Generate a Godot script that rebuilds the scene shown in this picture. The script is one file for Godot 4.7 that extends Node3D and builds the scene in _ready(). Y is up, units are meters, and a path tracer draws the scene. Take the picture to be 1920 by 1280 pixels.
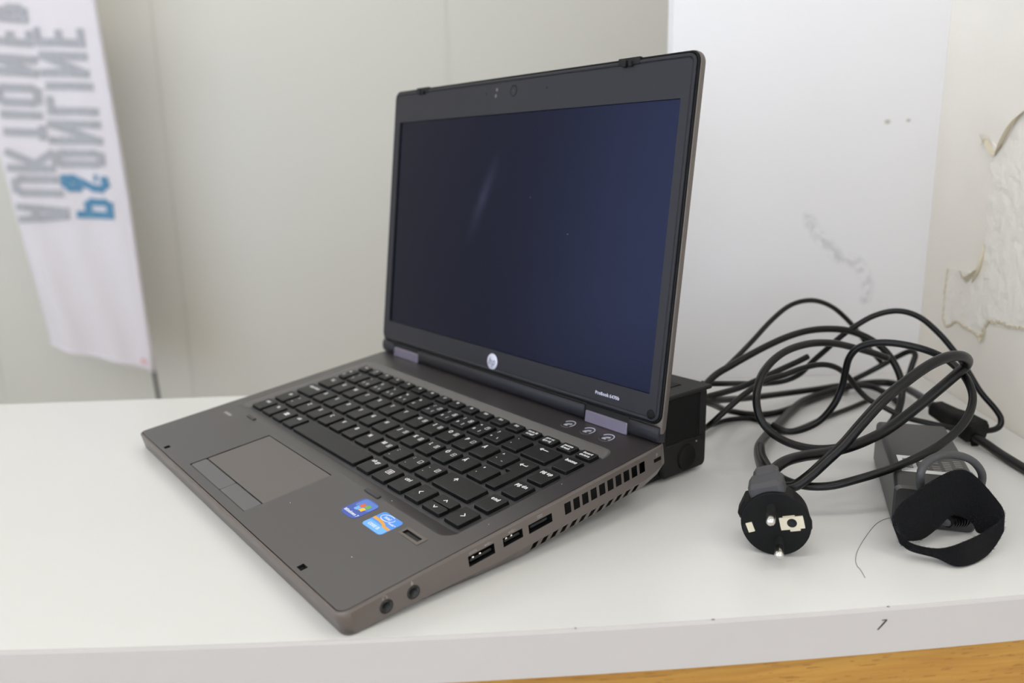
extends Node3D
# everything is laid out in millimetres (floor y = 0, counter top y = 900) and turned into metres where meshes are committed
const S = 0.001
var off = Vector3.ZERO      # shifts the vertices of the thing in work to its own base
var M = {}                  # materials
var text_cache = {}
var font_regular: SystemFont
var font_bold: SystemFont


func _ready():
	# ---------------------------------------------------------------- camera, exposure, daylight, lamps
	var cam = Camera3D.new()
	cam.name = "camera"
	cam.fov = 46.31
	cam.near = 0.02
	cam.far = 60.0
	cam.transform = Transform3D(Basis(Vector3(0.99775, -0.01801, 0.06457), Vector3(0.03202, 0.97429, -0.22302), Vector3(-0.05889, 0.22459, 0.97267)).orthonormalized(), Vector3(-0.01755, 1.11565, 0.33136))
	var att = CameraAttributesPhysical.new()
	att.frustum_focal_length = 28.06
	att.frustum_focus_distance = 0.47
	att.exposure_aperture = 5.8
	cam.attributes = att
	add_child(cam)
	cam.current = true
	var we = WorldEnvironment.new()
	we.name = "environment"
	var env = Environment.new()
	env.background_mode = Environment.BG_COLOR
	env.background_color = Color(0.885, 0.93, 1.0)
	env.background_energy_multiplier = 3.6
	env.tonemap_mode = Environment.TONE_MAPPER_LINEAR
	env.tonemap_exposure = 0.89
	env.sdfgi_enabled = true
	env.ssao_enabled = true
	env.ssil_enabled = true
	we.environment = env
	add_child(we)
	fonts_and_materials()
	ceiling_lights()
	# ---------------------------------------------------------------- the setting, then the things from large to small
	room()
	counter()
	laptop()
	docking_station()
	power_adapter()
	cords()
	cable_strap()
	hair()
	flag()


func V(x, y, z):
	return Vector3(x, y, z)


func P2(x, y):
	return Vector2(x, y)


# ---------------------------------------------------------------------------------------------- naming
func thing(called, label, category, at = Vector3.ZERO, group = ""):
	var o = Node3D.new()
	o.name = called
	o.position = at * S
	add_child(o, true)
	o.set_meta("label", label)
	o.set_meta("category", category)
	if group != "":
		o.set_meta("group", group)
	return o


func tag(o, label, category, group = ""):
	o.set_meta("label", label)
	o.set_meta("category", category)
	if group != "":
		o.set_meta("group", group)
	return o


func structure(o, label, category):
	o.set_meta("kind", "structure")
	return tag(o, label, category)


func obj(st, m, called, parent = null):
	return obj_of([[st, m]], called, parent)


func obj_of(layers, called, parent = null):
	var mesh = ArrayMesh.new()
	for l in layers:
		l[0].generate_normals()
		l[0].commit(mesh)
		mesh.surface_set_material(mesh.get_surface_count() - 1, l[1])
	var o = MeshInstance3D.new()
	o.name = called
	o.mesh = mesh
	if parent == null:
		parent = self
	parent.add_child(o, true)
	return o


# ---------------------------------------------------------------------------------------------- shapes
func begin(smooth = false):
	var st = SurfaceTool.new()
	st.begin(Mesh.PRIMITIVE_TRIANGLES)
	st.set_smooth_group(0 if smooth else -1)
	return st


func smooth(st, on):
	st.set_smooth_group(0 if on else -1)


func tri(st, a, b, c):
	if (b - a).cross(c - a).length_squared() < 1e-14:
		return
	st.add_vertex((a - off) * S)
	st.add_vertex((b - off) * S)
	st.add_vertex((c - off) * S)


func quad(st, a, b, c, d):
	tri(st, a, b, c)
	tri(st, a, c, d)


func facing(st, a, b, c, d, n):      # a quad whose front looks along n
	if (c - a).cross(b - a).dot(n) >= 0.0:
		quad(st, a, b, c, d)
	else:
		quad(st, a, d, c, b)


func uvquad(st, a, b, c, d, ua, ub, uc, ud):
	for k in [[a, ua], [b, ub], [c, uc], [a, ua], [c, uc], [d, ud]]:
		st.set_uv(k[1])
		st.add_vertex((k[0] - off) * S)


func middle(points):
	var m = Vector3.ZERO
	for p in points:
		m += p
	return m / points.size()


func loft(st, loops, cap_start = true, cap_end = true, skip_from = -1, skip_to = -1, skip_row = -1):
	var n = loops[0].size()
	var m = Vector3.ZERO
	for l in loops:
		m += middle(l)
	m /= loops.size()
	var sum = 0.0
	for i in loops.size() - 1:
		for j in n:
			var a = loops[i][j]
			var b = loops[i][(j + 1) % n]
			var d = loops[i + 1][j]
			var c = loops[i + 1][(j + 1) % n]
			sum += (c - a).cross(b - d).dot((a + c) * 0.5 - m)
	var flip = sum < 0.0
	for i in loops.size() - 1:
		for j in n:
			if i == skip_row and j >= skip_from and j < skip_to:
				continue
			var a = loops[i][j]
			var b = loops[i][(j + 1) % n]
			var d = loops[i + 1][j]
			var c = loops[i + 1][(j + 1) % n]
			if flip:
				quad(st, a, d, c, b)
			else:
				quad(st, a, b, c, d)
	for e in 2:
		if (e == 0 and cap_start) or (e == 1 and cap_end):
			var l = loops[0] if e == 0 else loops[-1]
			var c = middle(l)
			for j in n:
				var a = l[j]
				var b = l[(j + 1) % n]
				if (c - a).cross(b - a).dot(c - m) >= 0.0:
					tri(st, a, b, c)
				else:
					tri(st, b, a, c)


func rr(x0, y0, x1, y1, r, n = 4, m = 1):   # rounded rectangle, counterclockwise from its lower right corner; straight sides cut in m
	var out = []
	var cs = [P2(x1 - r, y0 + r), P2(x1 - r, y1 - r), P2(x0 + r, y1 - r), P2(x0 + r, y0 + r)]
	for k in 4:
		for i in n + 1:
			var a = -PI / 2 + PI / 2 * (k + float(i) / n)
			out.append(cs[k] + P2(cos(a), sin(a)) * r)
		var last = out[-1]
		var a2 = -PI / 2 + PI / 2 * (k + 1)
		var next = cs[(k + 1) % 4] + P2(cos(a2), sin(a2)) * r
		for i in range(1, m):
			out.append(last.lerp(next, float(i) / m))
	return out


func lift(poly, o, u, v, w = Vector3.ZERO):
	var out = []
	for p in poly:
		out.append(o + u * p.x + v * p.y + w)
	return out


# a box with rounded edges; b holds its axes
func rbox(st, c, size, e, b = Basis(), r = -1.0):
	var h = size * 0.5
	if r < 0.0:
		r = e * 1.4
	var loops = []
	for k in [[-h.y, e], [-h.y + e, 0.0], [h.y - e, 0.0], [h.y, e]]:
		loops.append(lift(rr(-h.x + k[1], -h.z + k[1], h.x - k[1], h.z - k[1], maxf(r - k[1], 0.02), 3), c, b.x, b.z, b.y * k[0]))
	loft(st, loops)


func bar(st, a, b, w, h, up):      # a straight strip from a to b, w wide and h high
	var d = (b - a).normalized()
	var s = d.cross(up).normalized() * w * 0.5
	var u = up.normalized() * h
	var l0 = [a - s, a + s, a + s + u, a - s + u]
	var l1 = [b - s, b + s, b + s + u, b - s + u]
	loft(st, [l0, l1])


func stroke(st, pts, w, h, o, u, v, n):    # a drawn line of points (in u, v) with thickness h
	for i in pts.size() - 1:
		var a = pts[i]
		var b = pts[i + 1]
		var d = (b - a).normalized() * w * 0.3
		bar(st, o + u * (a.x - d.x) + v * (a.y - d.y), o + u * (b.x + d.x) + v * (b.y + d.y), w, h, n)


func spline(pts, sub):
	var out = []
	var n = pts.size()
	for i in n - 1:
		var p0 = pts[maxi(i - 1, 0)]
		var p1 = pts[i]
		var p2 = pts[i + 1]
		var p3 = pts[mini(i + 2, n - 1)]
		for k in sub:
			var t = float(k) / sub
			out.append(0.5 * (2.0 * p1 + (p2 - p0) * t + (2.0 * p0 - 5.0 * p1 + 4.0 * p2 - p3) * t * t + (3.0 * p1 - p0 - 3.0 * p2 + p3) * t * t * t))
	out.append(pts[-1])
	return out


func tube(st, pts, r, n = 10, r_end = -1.0):
	var loops = []
	var side = Vector3.UP.cross(pts[1] - pts[0])
	if side.length() < 0.01:
		side = Vector3.RIGHT
	side = side.normalized()
	for i in pts.size():
		var d = (pts[mini(i + 1, pts.size() - 1)] - pts[maxi(i - 1, 0)]).normalized()
		side = (side - d * side.dot(d)).normalized()
		var up = d.cross(side)
		var q = r if r_end < 0.0 else lerpf(r, r_end, float(i) / (pts.size() - 1))
		var l = []
		for k in n:
			l.append(pts[i] + side * cos(TAU * k / n) * q + up * sin(TAU * k / n) * q)
		loops.append(l)
	for i in loops.size() - 1:
		for k in n:
			facing(st, loops[i][k], loops[i][(k + 1) % n], loops[i + 1][(k + 1) % n], loops[i + 1][k], loops[i][k] - pts[i])
	for k in n:
		tri(st, loops[0][k], loops[0][(k + 1) % n], pts[0])
		tri(st, loops[-1][(k + 1) % n], loops[-1][k], pts[-1])


func lathe(st, o, axis, profile, n = 24, cap_start = true, cap_end = true):   # profile of (along the axis, radius)
	axis = axis.normalized()
	var side = axis.cross(Vector3.UP if absf(axis.y) < 0.9 else Vector3.RIGHT).normalized()
	var up = axis.cross(side)
	var loops = []
	for p in profile:
		var l = []
		for k in n:
			l.append(o + axis * p.x + (side * cos(TAU * k / n) + up * sin(TAU * k / n)) * maxf(p.y, 0.01))
		loops.append(l)
	loft(st, loops, cap_start, cap_end)


func grid_plate(st, us, vs, holes, o, u, v, n):   # a flat plate of cells that leaves out the rectangular holes [u0, v0, u1, v1]
	us = us.duplicate()
	vs = vs.duplicate()
	for h in holes:
		for k in [h[0], h[2]]:
			if not us.has(k):
				us.append(k)
		for k in [h[1], h[3]]:
			if not vs.has(k):
				vs.append(k)
	us.sort()
	vs.sort()
	for i in us.size() - 1:
		for j in vs.size() - 1:
			var mu = (us[i] + us[i + 1]) * 0.5
			var mv = (vs[j] + vs[j + 1]) * 0.5
			var open = false
			for h in holes:
				if mu > h[0] and mu < h[2] and mv > h[1] and mv < h[3]:
					open = true
			if not open:
				facing(st, o + u * us[i] + v * vs[j], o + u * us[i + 1] + v * vs[j], o + u * us[i + 1] + v * vs[j + 1], o + u * us[i] + v * vs[j + 1], n)


func cup(st, h, o, u, v, n, depth):    # the inside of a rectangular hole
	var c = [o + u * h[0] + v * h[1], o + u * h[2] + v * h[1], o + u * h[2] + v * h[3], o + u * h[0] + v * h[3]]
	var m = middle(c)
	for i in 4:
		var a = c[i]
		var b = c[(i + 1) % 4]
		facing(st, a, b, b - n * depth, a - n * depth, m - (a + b) * 0.5)
	facing(st, c[0] - n * depth, c[1] - n * depth, c[2] - n * depth, c[3] - n * depth, n)


func letters(st, text, cap, o, u, v, n, depth = 0.05, bold = false):   # solid lettering, cap millimetres high, centred on o
	var key = text + ("*" if bold else "")
	if not text_cache.has(key):
		var t = TextMesh.new()
		t.text = text
		t.font = font_bold if bold else font_regular
		t.font_size = 32
		t.pixel_size = 1.0
		t.depth = 1.0
		t.curve_step = 3.0
		text_cache[key] = t.get_mesh_arrays()
	var a = text_cache[key]
	var verts = a[Mesh.ARRAY_VERTEX]
	var index = a[Mesh.ARRAY_INDEX]
	var k = cap / (32.0 * 0.714)
	if index == null or index.size() == 0:
		index = PackedInt32Array(range(verts.size()))
	for i in index.size():
		var p = verts[index[i]]
		st.add_vertex((o + u * p.x * k + v * p.y * k + n * (p.z + 0.5) * depth - off) * S)


# ---------------------------------------------------------------------------------------------- materials
func mat(called, r, g, b, rough, metal = 0.0, spec = 0.5):
	var m = StandardMaterial3D.new()
	m.resource_name = called
	m.albedo_color = Color8(r, g, b)
	m.roughness = rough
	m.metallic = metal
	m.metallic_specular = spec
	m.cull_mode = BaseMaterial3D.CULL_DISABLED
	M[called] = m
	return m


func noise_bump(m, freq, height, scale, seed_at):
	var n = FastNoiseLite.new()
	n.seed = seed_at
	n.frequency = freq
	n.fractal_octaves = 4
	var t = NoiseTexture2D.new()
	t.width = 256
	t.height = 256
	t.seamless = true
	t.noise = n
	m.heightmap_enabled = true
	m.heightmap_texture = t
	m.heightmap_scale = height
	m.uv1_triplanar = true
	m.uv1_scale = Vector3.ONE * scale


func fonts_and_materials():
	font_regular = SystemFont.new()
	font_regular.font_names = PackedStringArray(["Droid Sans"])
	font_bold = SystemFont.new()
	font_bold.font_names = PackedStringArray(["Droid Sans"])
	font_bold.font_weight = 700
	mat("grey_panel", 209, 208, 201, 0.55)
	mat("white_paint", 236, 234, 235, 0.8)
	mat("right_paint", 243, 237, 226, 0.85)
	mat("bare_plaster", 243, 238, 228, 0.95)
	mat("torn_paper", 214, 203, 178, 0.9)
	mat("room_paint", 226, 225, 220, 0.8)
	mat("floor_vinyl", 196, 188, 174, 0.5)
	mat("ceiling_tile", 238, 238, 236, 0.9)
	mat("laminate", 218, 217, 214, 0.28, 0.0, 0.5)
	mat("edge_band", 188, 183, 180, 0.45)
	mat("gunmetal", 47, 42, 43, 0.38, 0.0, 0.7)
	mat("side_metal", 116, 108, 104, 0.36, 0.75)
	mat("tray", 52, 51, 54, 0.5)
	mat("key_top", 30, 30, 30, 0.5, 0.0, 0.4)
	mat("key_side_shaded", 10, 10, 11, 0.6, 0.0, 0.3)  # blacker than the tops: shade between the keys is put into this colour
	mat("legend", 240, 240, 240, 0.6)
	mat("dim_print", 150, 146, 143, 0.6)
	mat("pad", 100, 95, 91, 0.6)
	mat("pad_button", 92, 91, 92, 0.45)
	mat("black", 14, 14, 15, 0.5)
	mat("void", 5, 5, 5, 0.8)
	mat("bezel", 31, 30, 36, 0.45, 0.0, 0.4)
	mat("gasket", 10, 10, 11, 0.5, 0.0, 0.3)
	mat("lid_shell", 104, 96, 91, 0.4, 0.4)
	mat("hinge_metal", 120, 112, 128, 0.35, 0.6)
	mat("chrome", 205, 203, 198, 0.22, 1.0)
	mat("gold", 210, 190, 140, 0.3, 1.0)
	mat("badge", 205, 205, 218, 0.35, 0.3)
	mat("badge_ink", 120, 122, 140, 0.5)
	mat("dock_plastic", 26, 25, 25, 0.55, 0.0, 0.35)
	mat("dock_panel", 14, 14, 14, 0.6, 0.0, 0.3)
	mat("adapter_plastic", 40, 39, 40, 0.38, 0.0, 0.6)
	mat("paper_label", 215, 215, 213, 0.7)
	mat("ink", 50, 50, 52, 0.7)
	mat("cable_black", 8, 8, 9, 0.32, 0.0, 0.4)
	mat("cable_grey", 62, 62, 64, 0.45)
	mat("plug_rubber", 15, 15, 15, 0.6, 0.0, 0.3)
	mat("neck_rubber", 62, 61, 64, 0.55)
	mat("earth_clip", 214, 205, 182, 0.45, 0.3)
	var vel = mat("velvet", 14, 14, 16, 0.95, 0.0, 0.3)
	vel.rim_enabled = true
	vel.rim = 0.08
	vel.rim_tint = 0.4
	noise_bump(vel, 0.16, 0.12, 45.0, 5)
	mat("velvet_pile", 58, 58, 62, 0.9)
	mat("hair_fibre", 120, 118, 112, 0.6)
	var cloth = mat("flag_cloth", 226, 222, 229, 0.85)
	cloth.backlight_enabled = true
	cloth.backlight = Color(0.35, 0.35, 0.35)
	mat("flag_grey", 172, 174, 181, 0.85)
	mat("flag_blue", 92, 142, 176, 0.85)
	mat("flag_red", 225, 170, 170, 0.85)
	mat("pole_carbon", 45, 45, 45, 0.4)
	mat("blue_dark", 52, 84, 176, 0.3)
	mat("blue_mid", 84, 122, 205, 0.3)
	mat("blue_light", 74, 146, 236, 0.3)
	mat("blue_pale", 110, 180, 245, 0.3)
	mat("flame_red", 226, 98, 42, 0.35)
	mat("leaf_green", 104, 176, 52, 0.35)
	mat("sky_blue", 120, 180, 235, 0.35)
	mat("sun_yellow", 247, 196, 44, 0.35)
	mat("amber", 224, 160, 58, 0.35)
	mat("sticker_white", 238, 240, 246, 0.4)
	noise_bump(M["gunmetal"], 0.2, 0.002, 40.0, 11)
	noise_bump(M["right_paint"], 0.03, 0.10, 2.5, 21)
	noise_bump(M["bare_plaster"], 0.06, 0.16, 4.0, 22)
	var glass = mat("window_glass", 250, 252, 255, 0.05)
	glass.transparency = BaseMaterial3D.TRANSPARENCY_ALPHA
	glass.albedo_color.a = 0.06
	mat("window_frame", 225, 225, 225, 0.5)
	var glow = mat("lamp_diffuser", 255, 252, 245, 0.6)
	glow.emission_enabled = true
	glow.emission = Color(1.0, 0.985, 0.955)
	glow.emission_energy_multiplier = 1.2
	mat("lamp_frame", 215, 215, 215, 0.5)


# ---------------------------------------------------------------------------------------------- lamps
func ceiling_lights():
	for z in [-1900.0, 700.0, 2700.0, 4700.0]:
		for x in ([-2580.0, -1350.0, -120.0, 1110.0] if z < 0.0 else [-2300.0, -500.0, 1300.0, 3000.0]):
			off = V(x, 2790, z)
			var t = thing("ceiling_light", "long white ceiling light panel above the room, out of view", "ceiling light", off, "ceiling light panels")
			var st = begin()
			rbox(st, V(x, 2785, z), V(1220, 26, 330), 3.0)
			obj(st, M["lamp_frame"], "frame", t)
			st = begin()
			rbox(st, V(x, 2770, z), V(1190, 6, 300), 1.0)
			obj(st, M["lamp_diffuser"], "diffuser", t)
			off = Vector3.ZERO
			var l = AreaLight3D.new()
			l.name = "panel_light"
			l.area_size = Vector2(1.19, 0.3)
			l.area_normalize_energy = true
			l.light_color = Color(1.0, 0.985, 0.955)
			l.light_energy = 0.65 if z < 0.0 else 0.8
			l.shadow_enabled = true
			l.set("area_range", 12.0)
			l.position = V(0, -26, 0) * S
			l.rotation_degrees = Vector3(-90, 0, 0)
			t.add_child(l)


# ---------------------------------------------------------------------------------------------- room
func wall_box(st, x0, y0, z0, x1, y1, z1):
	rbox(st, V((x0 + x1) * 0.5, (y0 + y1) * 0.5, (z0 + z1) * 0.5), V(x1 - x0, y1 - y0, z1 - z0), 0.5)


func room():
	var st = begin()
	wall_box(st, -3300, -100, -2900, 3650, 0, 6700)
	structure(obj(st, M["floor_vinyl"], "floor"), "grey vinyl floor under the counter, out of view", "floor")
	st = begin()
	wall_box(st, -3300, 2800, -2900, 3650, 2900, 6700)
	structure(obj(st, M["ceiling_tile"], "ceiling"), "plain white ceiling above the counter, out of view", "ceiling")
	# back wall of upright off-white panels, with narrow joints
	st = begin()
	wall_box(st, -3300, 0, -2900, 3650, 2800, -2712)
	var wb = structure(obj(st, M["room_paint"], "wall_back"), "pale grey-green panelled wall behind the laptop and flag", "wall")
	var cuts = [-3200.0, -1769.0, -1067.0, -45.0, 977.0, 1999.0, 3021.0]
	for i in cuts.size() - 1:
		st = begin()
		rbox(st, V((cuts[i] + cuts[i + 1]) * 0.5, 1400, -2706), V(cuts[i + 1] - cuts[i] - 1.2, 2796, 12), 0.5)
		obj(st, M["grey_panel"], "wall_panel", wb)
	# left wall with a glazed opening that lets the daylight in
	st = begin()
	wall_box(st, -3300, 0, -2712, -3200, 2800, -900)
	wall_box(st, -3300, 0, 4500, -3200, 2800, 6600)
	wall_box(st, -3300, 0, -900, -3200, 150, 4500)
	wall_box(st, -3300, 2450, -900, -3200, 2800, 4500)
	structure(obj(st, M["room_paint"], "wall_left"), "painted side wall with a glazed opening, left of the view", "wall")
	st = begin()
	for z in [-875.0, 912.5, 2700.0, 4475.0]:
		wall_box(st, -3280, 150, z - 25, -3220, 2450, z + 25)
	wall_box(st, -3280, 150, -850, -3220, 200, 4475)
	wall_box(st, -3280, 2400, -850, -3220, 2450, 4475)
	var wn = structure(obj(st, M["window_frame"], "window_1"), "wide shop window in the left wall, out of view", "window")
	for z in [18.75, 1806.25, 3587.5]:
		st = begin()
		facing(st, V(-3250, 200, z - 868), V(-3250, 200, z + 868), V(-3250, 2400, z + 868), V(-3250, 2400, z - 868), V(1, 0, 0))
		obj(st, M["window_glass"], "pane", wn)
	st = begin()
	wall_box(st, 3500, 0, -2712, 3650, 2800, 6600)
	structure(obj(st, M["room_paint"], "wall_right"), "painted wall at the far right of the room, out of view", "wall")
	st = begin()
	wall_box(st, -3200, 0, 6500, -2900, 2800, 6700)
	wall_box(st, 3200, 0, 6500, 3500, 2800, 6700)
	wall_box(st, -2900, 0, 6500, 3200, 200, 6700)
	wall_box(st, -2900, 2600, 6500, 3200, 2800, 6700)
	structure(obj(st, M["room_paint"], "wall_front"), "painted wall with an added glazed opening behind the camera, out of view", "wall")
	st = begin()
	for x in [-2875.0, -850.0, 1150.0, 3175.0]:
		wall_box(st, x - 25, 200, 6560, x + 25, 2600, 6620)
	wall_box(st, -2850, 200, 6560, 3150, 250, 6620)
	wall_box(st, -2850, 2550, 6560, 3150, 2600, 6620)
	var wf = structure(obj(st, M["window_frame"], "window_2"), "wide window added behind the camera for fill daylight, out of view", "window")  # glazing added behind the camera to fill upright faces with daylight
	for x in [-1862.5, 150.0, 2162.5]:
		st = begin()
		facing(st, V(x - 985, 250, 6590), V(x + 985, 250, 6590), V(x + 985, 2550, 6590), V(x - 985, 2550, 6590), V(0, 0, -1))
		obj(st, M["window_glass"], "pane", wf)
	# white partition behind the right half of the counter, with its scuffs
	st = begin()
	wall_box(st, 176, 0, -430, 3500, 2800, -411)
	var st2 = begin()
	uvquad(st2, V(176, 880, -410.6), V(476, 880, -410.6), V(476, 1480, -410.6), V(176, 1480, -410.6), P2(0, 1), P2(1, 1), P2(1, 0), P2(0, 0))
	var scuffed = mat("scuffed_paint", 255, 255, 255, 0.8)
	scuffed.albedo_texture = scuff_texture()
	var face = begin()
	for k in [[177, 0, 3499, 880], [477, 880, 3499, 1480], [177, 1480, 3499, 2799]]:
		facing(face, V(k[0], k[1], -410.6), V(k[2], k[1], -410.6), V(k[2], k[3], -410.6), V(k[0], k[3], -410.6), V(0, 0, 1))
	structure(obj_of([[st, M["white_paint"]], [st2, scuffed], [face, M["white_paint"]]], "wall_partition"), "white painted partition with dark scuff marks behind the cables", "wall")
	# cream wall at the right end of the counter, turned a little, with a peeled patch
	var o = V(405, 900, -218)
	var along = V(0.12912, 0, -0.99163)
	var out = V(-0.99163, 0, -0.12912)
	st = begin()
	var b = Basis(along, Vector3.UP, -out)
	rbox(st, o + along * -26.5 + V(0, 500, 0) - out * 60.0, V(443, 2796, 120), 0.6, b)
	var wr = structure(obj(st, M["right_paint"], "wall_pier"), "cream wall with a peeled patch at the right end", "wall")
	var patch = [P2(95, 221), P2(93, 194), P2(91, 164), P2(88, 129), P2(90, 119), P2(94, 112), P2(108, 113), P2(127, 112), P2(139, 112), P2(147, 110), P2(148, 97), P2(148, 80), P2(147, 65), P2(139, 58), P2(131, 62), P2(122, 67), P2(105, 65), P2(88, 63), P2(77, 62), P2(74, 70), P2(69, 77), P2(58, 79), P2(49, 80), P2(33, 80), P2(19, 82), P2(-40, 86), P2(-120, 90), P2(-120, 262), P2(20, 262), P2(45, 251), P2(59, 242), P2(67, 231), P2(76, 219), P2(84, 214), P2(90, 218)]
	st = begin()
	var tris = Geometry2D.triangulate_polygon(PackedVector2Array(patch))
	for i in range(0, tris.size(), 3):
		var q = []
		for k in 3:
			q.append(o + along * patch[tris[i + k]].x + Vector3.UP * patch[tris[i + k]].y + out * 0.9)
		facing(st, q[0], q[1], q[2], q[2], out)
	for i in patch.size():
		var p = patch[i]
		var q2 = patch[(i + 1) % patch.size()]
		var a = o + along * p.x + Vector3.UP * p.y
		var c = o + along * q2.x + Vector3.UP * q2.y
		quad(st, a + out * 0.9, c + out * 0.9, c - out * 0.5, a - out * 0.5)
	obj(st, M["bare_plaster"], "plaster_patch", wr)
	# ragged paper edge and the loose curls along the patch
	st = begin()
	var rng = RandomNumberGenerator.new()
	rng.seed = 71
	for i in range(9, 25):
		var a = patch[i]
		var c = patch[i + 1]
		var steps = 3
		for k in steps:
			var p = a.lerp(c, float(k) / steps) + P2(rng.randf_range(-1, 1), rng.randf_range(-1.2, 1.2))
			var q2 = a.lerp(c, float(k + 1) / steps) + P2(rng.randf_range(-1, 1), rng.randf_range(-1.2, 1.2))
			bar(st, o + along * p.x + V(0, p.y, 0) + out * 0.4, o + along * q2.x + V(0, q2.y, 0) + out * 0.4, rng.randf_range(1.0, 2.4), rng.randf_range(0.6, 1.6), out)
	obj(st, M["torn_paper"], "torn_edge", wr)
	for f in [[[P2(112, 222), P2(104, 224), P2(97, 219), P2(88, 213), P2(80, 219)], 7.0, -5.0], [[P2(88, 213), P2(79, 221), P2(68, 232), P2(57, 242), P2(40, 250)], 11.0, -6.0], [[P2(116, 226), P2(110, 222), P2(102, 215)], 5.0, 5.0], [[P2(89, 140), P2(88, 127), P2(92, 116), P2(102, 106)], 8.0, -4.0], [[P2(124, 108), P2(112, 103), P2(103, 107), P2(94, 114)], 9.0, 6.0], [[P2(80, 66), P2(76, 60), P2(72, 68)], 4.0, -4.0]]:
		st = begin(true)
		var pts = []
		for p in f[0]:
			pts.append(V(p.x, p.y, 0))
		pts = spline(pts, 5)
		for i in pts.size() - 1:
			for k in 4:
				var s0 = float(k) / 4
				var s1 = float(k + 1) / 4
				var cs = []
				for e in [[i, s0], [i + 1, s0], [i + 1, s1], [i, s1]]:
					var p = pts[e[0]]
					var lifted = f[1] * (1.0 - cos(e[1] * PI * 0.75)) * 0.3 * sin(PI * clampf((e[0] + 0.5) / pts.size(), 0.0, 1.0))
					cs.append(o + along * (p.x + f[2] * 0.2 * sin(e[1] * PI)) + V(0, p.y + f[2] * 0.6 * e[1], 0) + out * (0.8 + lifted))
				quad(st, cs[0], cs[1], cs[2], cs[3])
		obj(st, M["torn_paper"], "peeling_flake", wr)


func scuff_texture():
	var im = Image.create(300, 600, false, Image.FORMAT_RGB8)
	var base = Color8(236, 234, 235)
	im.fill(base)
	var n = FastNoiseLite.new()
	n.seed = 9
	n.frequency = 0.09
	# texture x = wall x - 176, y = 1480 - wall y
	var path = [P2(134, 425), P2(142, 440), P2(156, 452), P2(166, 463), P2(184, 468), P2(192, 478), P2(198, 492), P2(196, 504)]
	for y in range(410, 520):
		for x in range(110, 225):
			var d = 99.0
			for i in path.size() - 1:
				d = minf(d, P2(x, y).distance_to(Geometry2D.get_closest_point_to_segment(P2(x, y), path[i], path[i + 1])))
			var k = clampf(1.0 - d / 8.0, 0.0, 1.0) * clampf(n.get_noise_2d(x, y) * 1.6 + 0.5, 0.0, 1.0)
			im.set_pixel(x, y, base.lerp(Color8(150, 148, 152), k * 0.3))
	for s in [[203, 338, 4.0], [223, 337, 3.0]]:
		for y in range(-6, 7):
			for x in range(-7, 8):
				var k = clampf(1.0 - P2(x, y * 1.4).length() / s[2], 0.0, 1.0)
				if k > 0.0:
					im.set_pixel(s[0] + x, s[1] + y, base.lerp(Color8(170, 166, 150), k))
	return ImageTexture.create_from_image(im)


# ---------------------------------------------------------------------------------------------- counter
func front_z(x):      # the counter's front edge is a very shallow bow
	return -1.22e-4 * x * x if absf(x) < 300 else -10.98 - (absf(x) - 300) * 0.03


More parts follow.
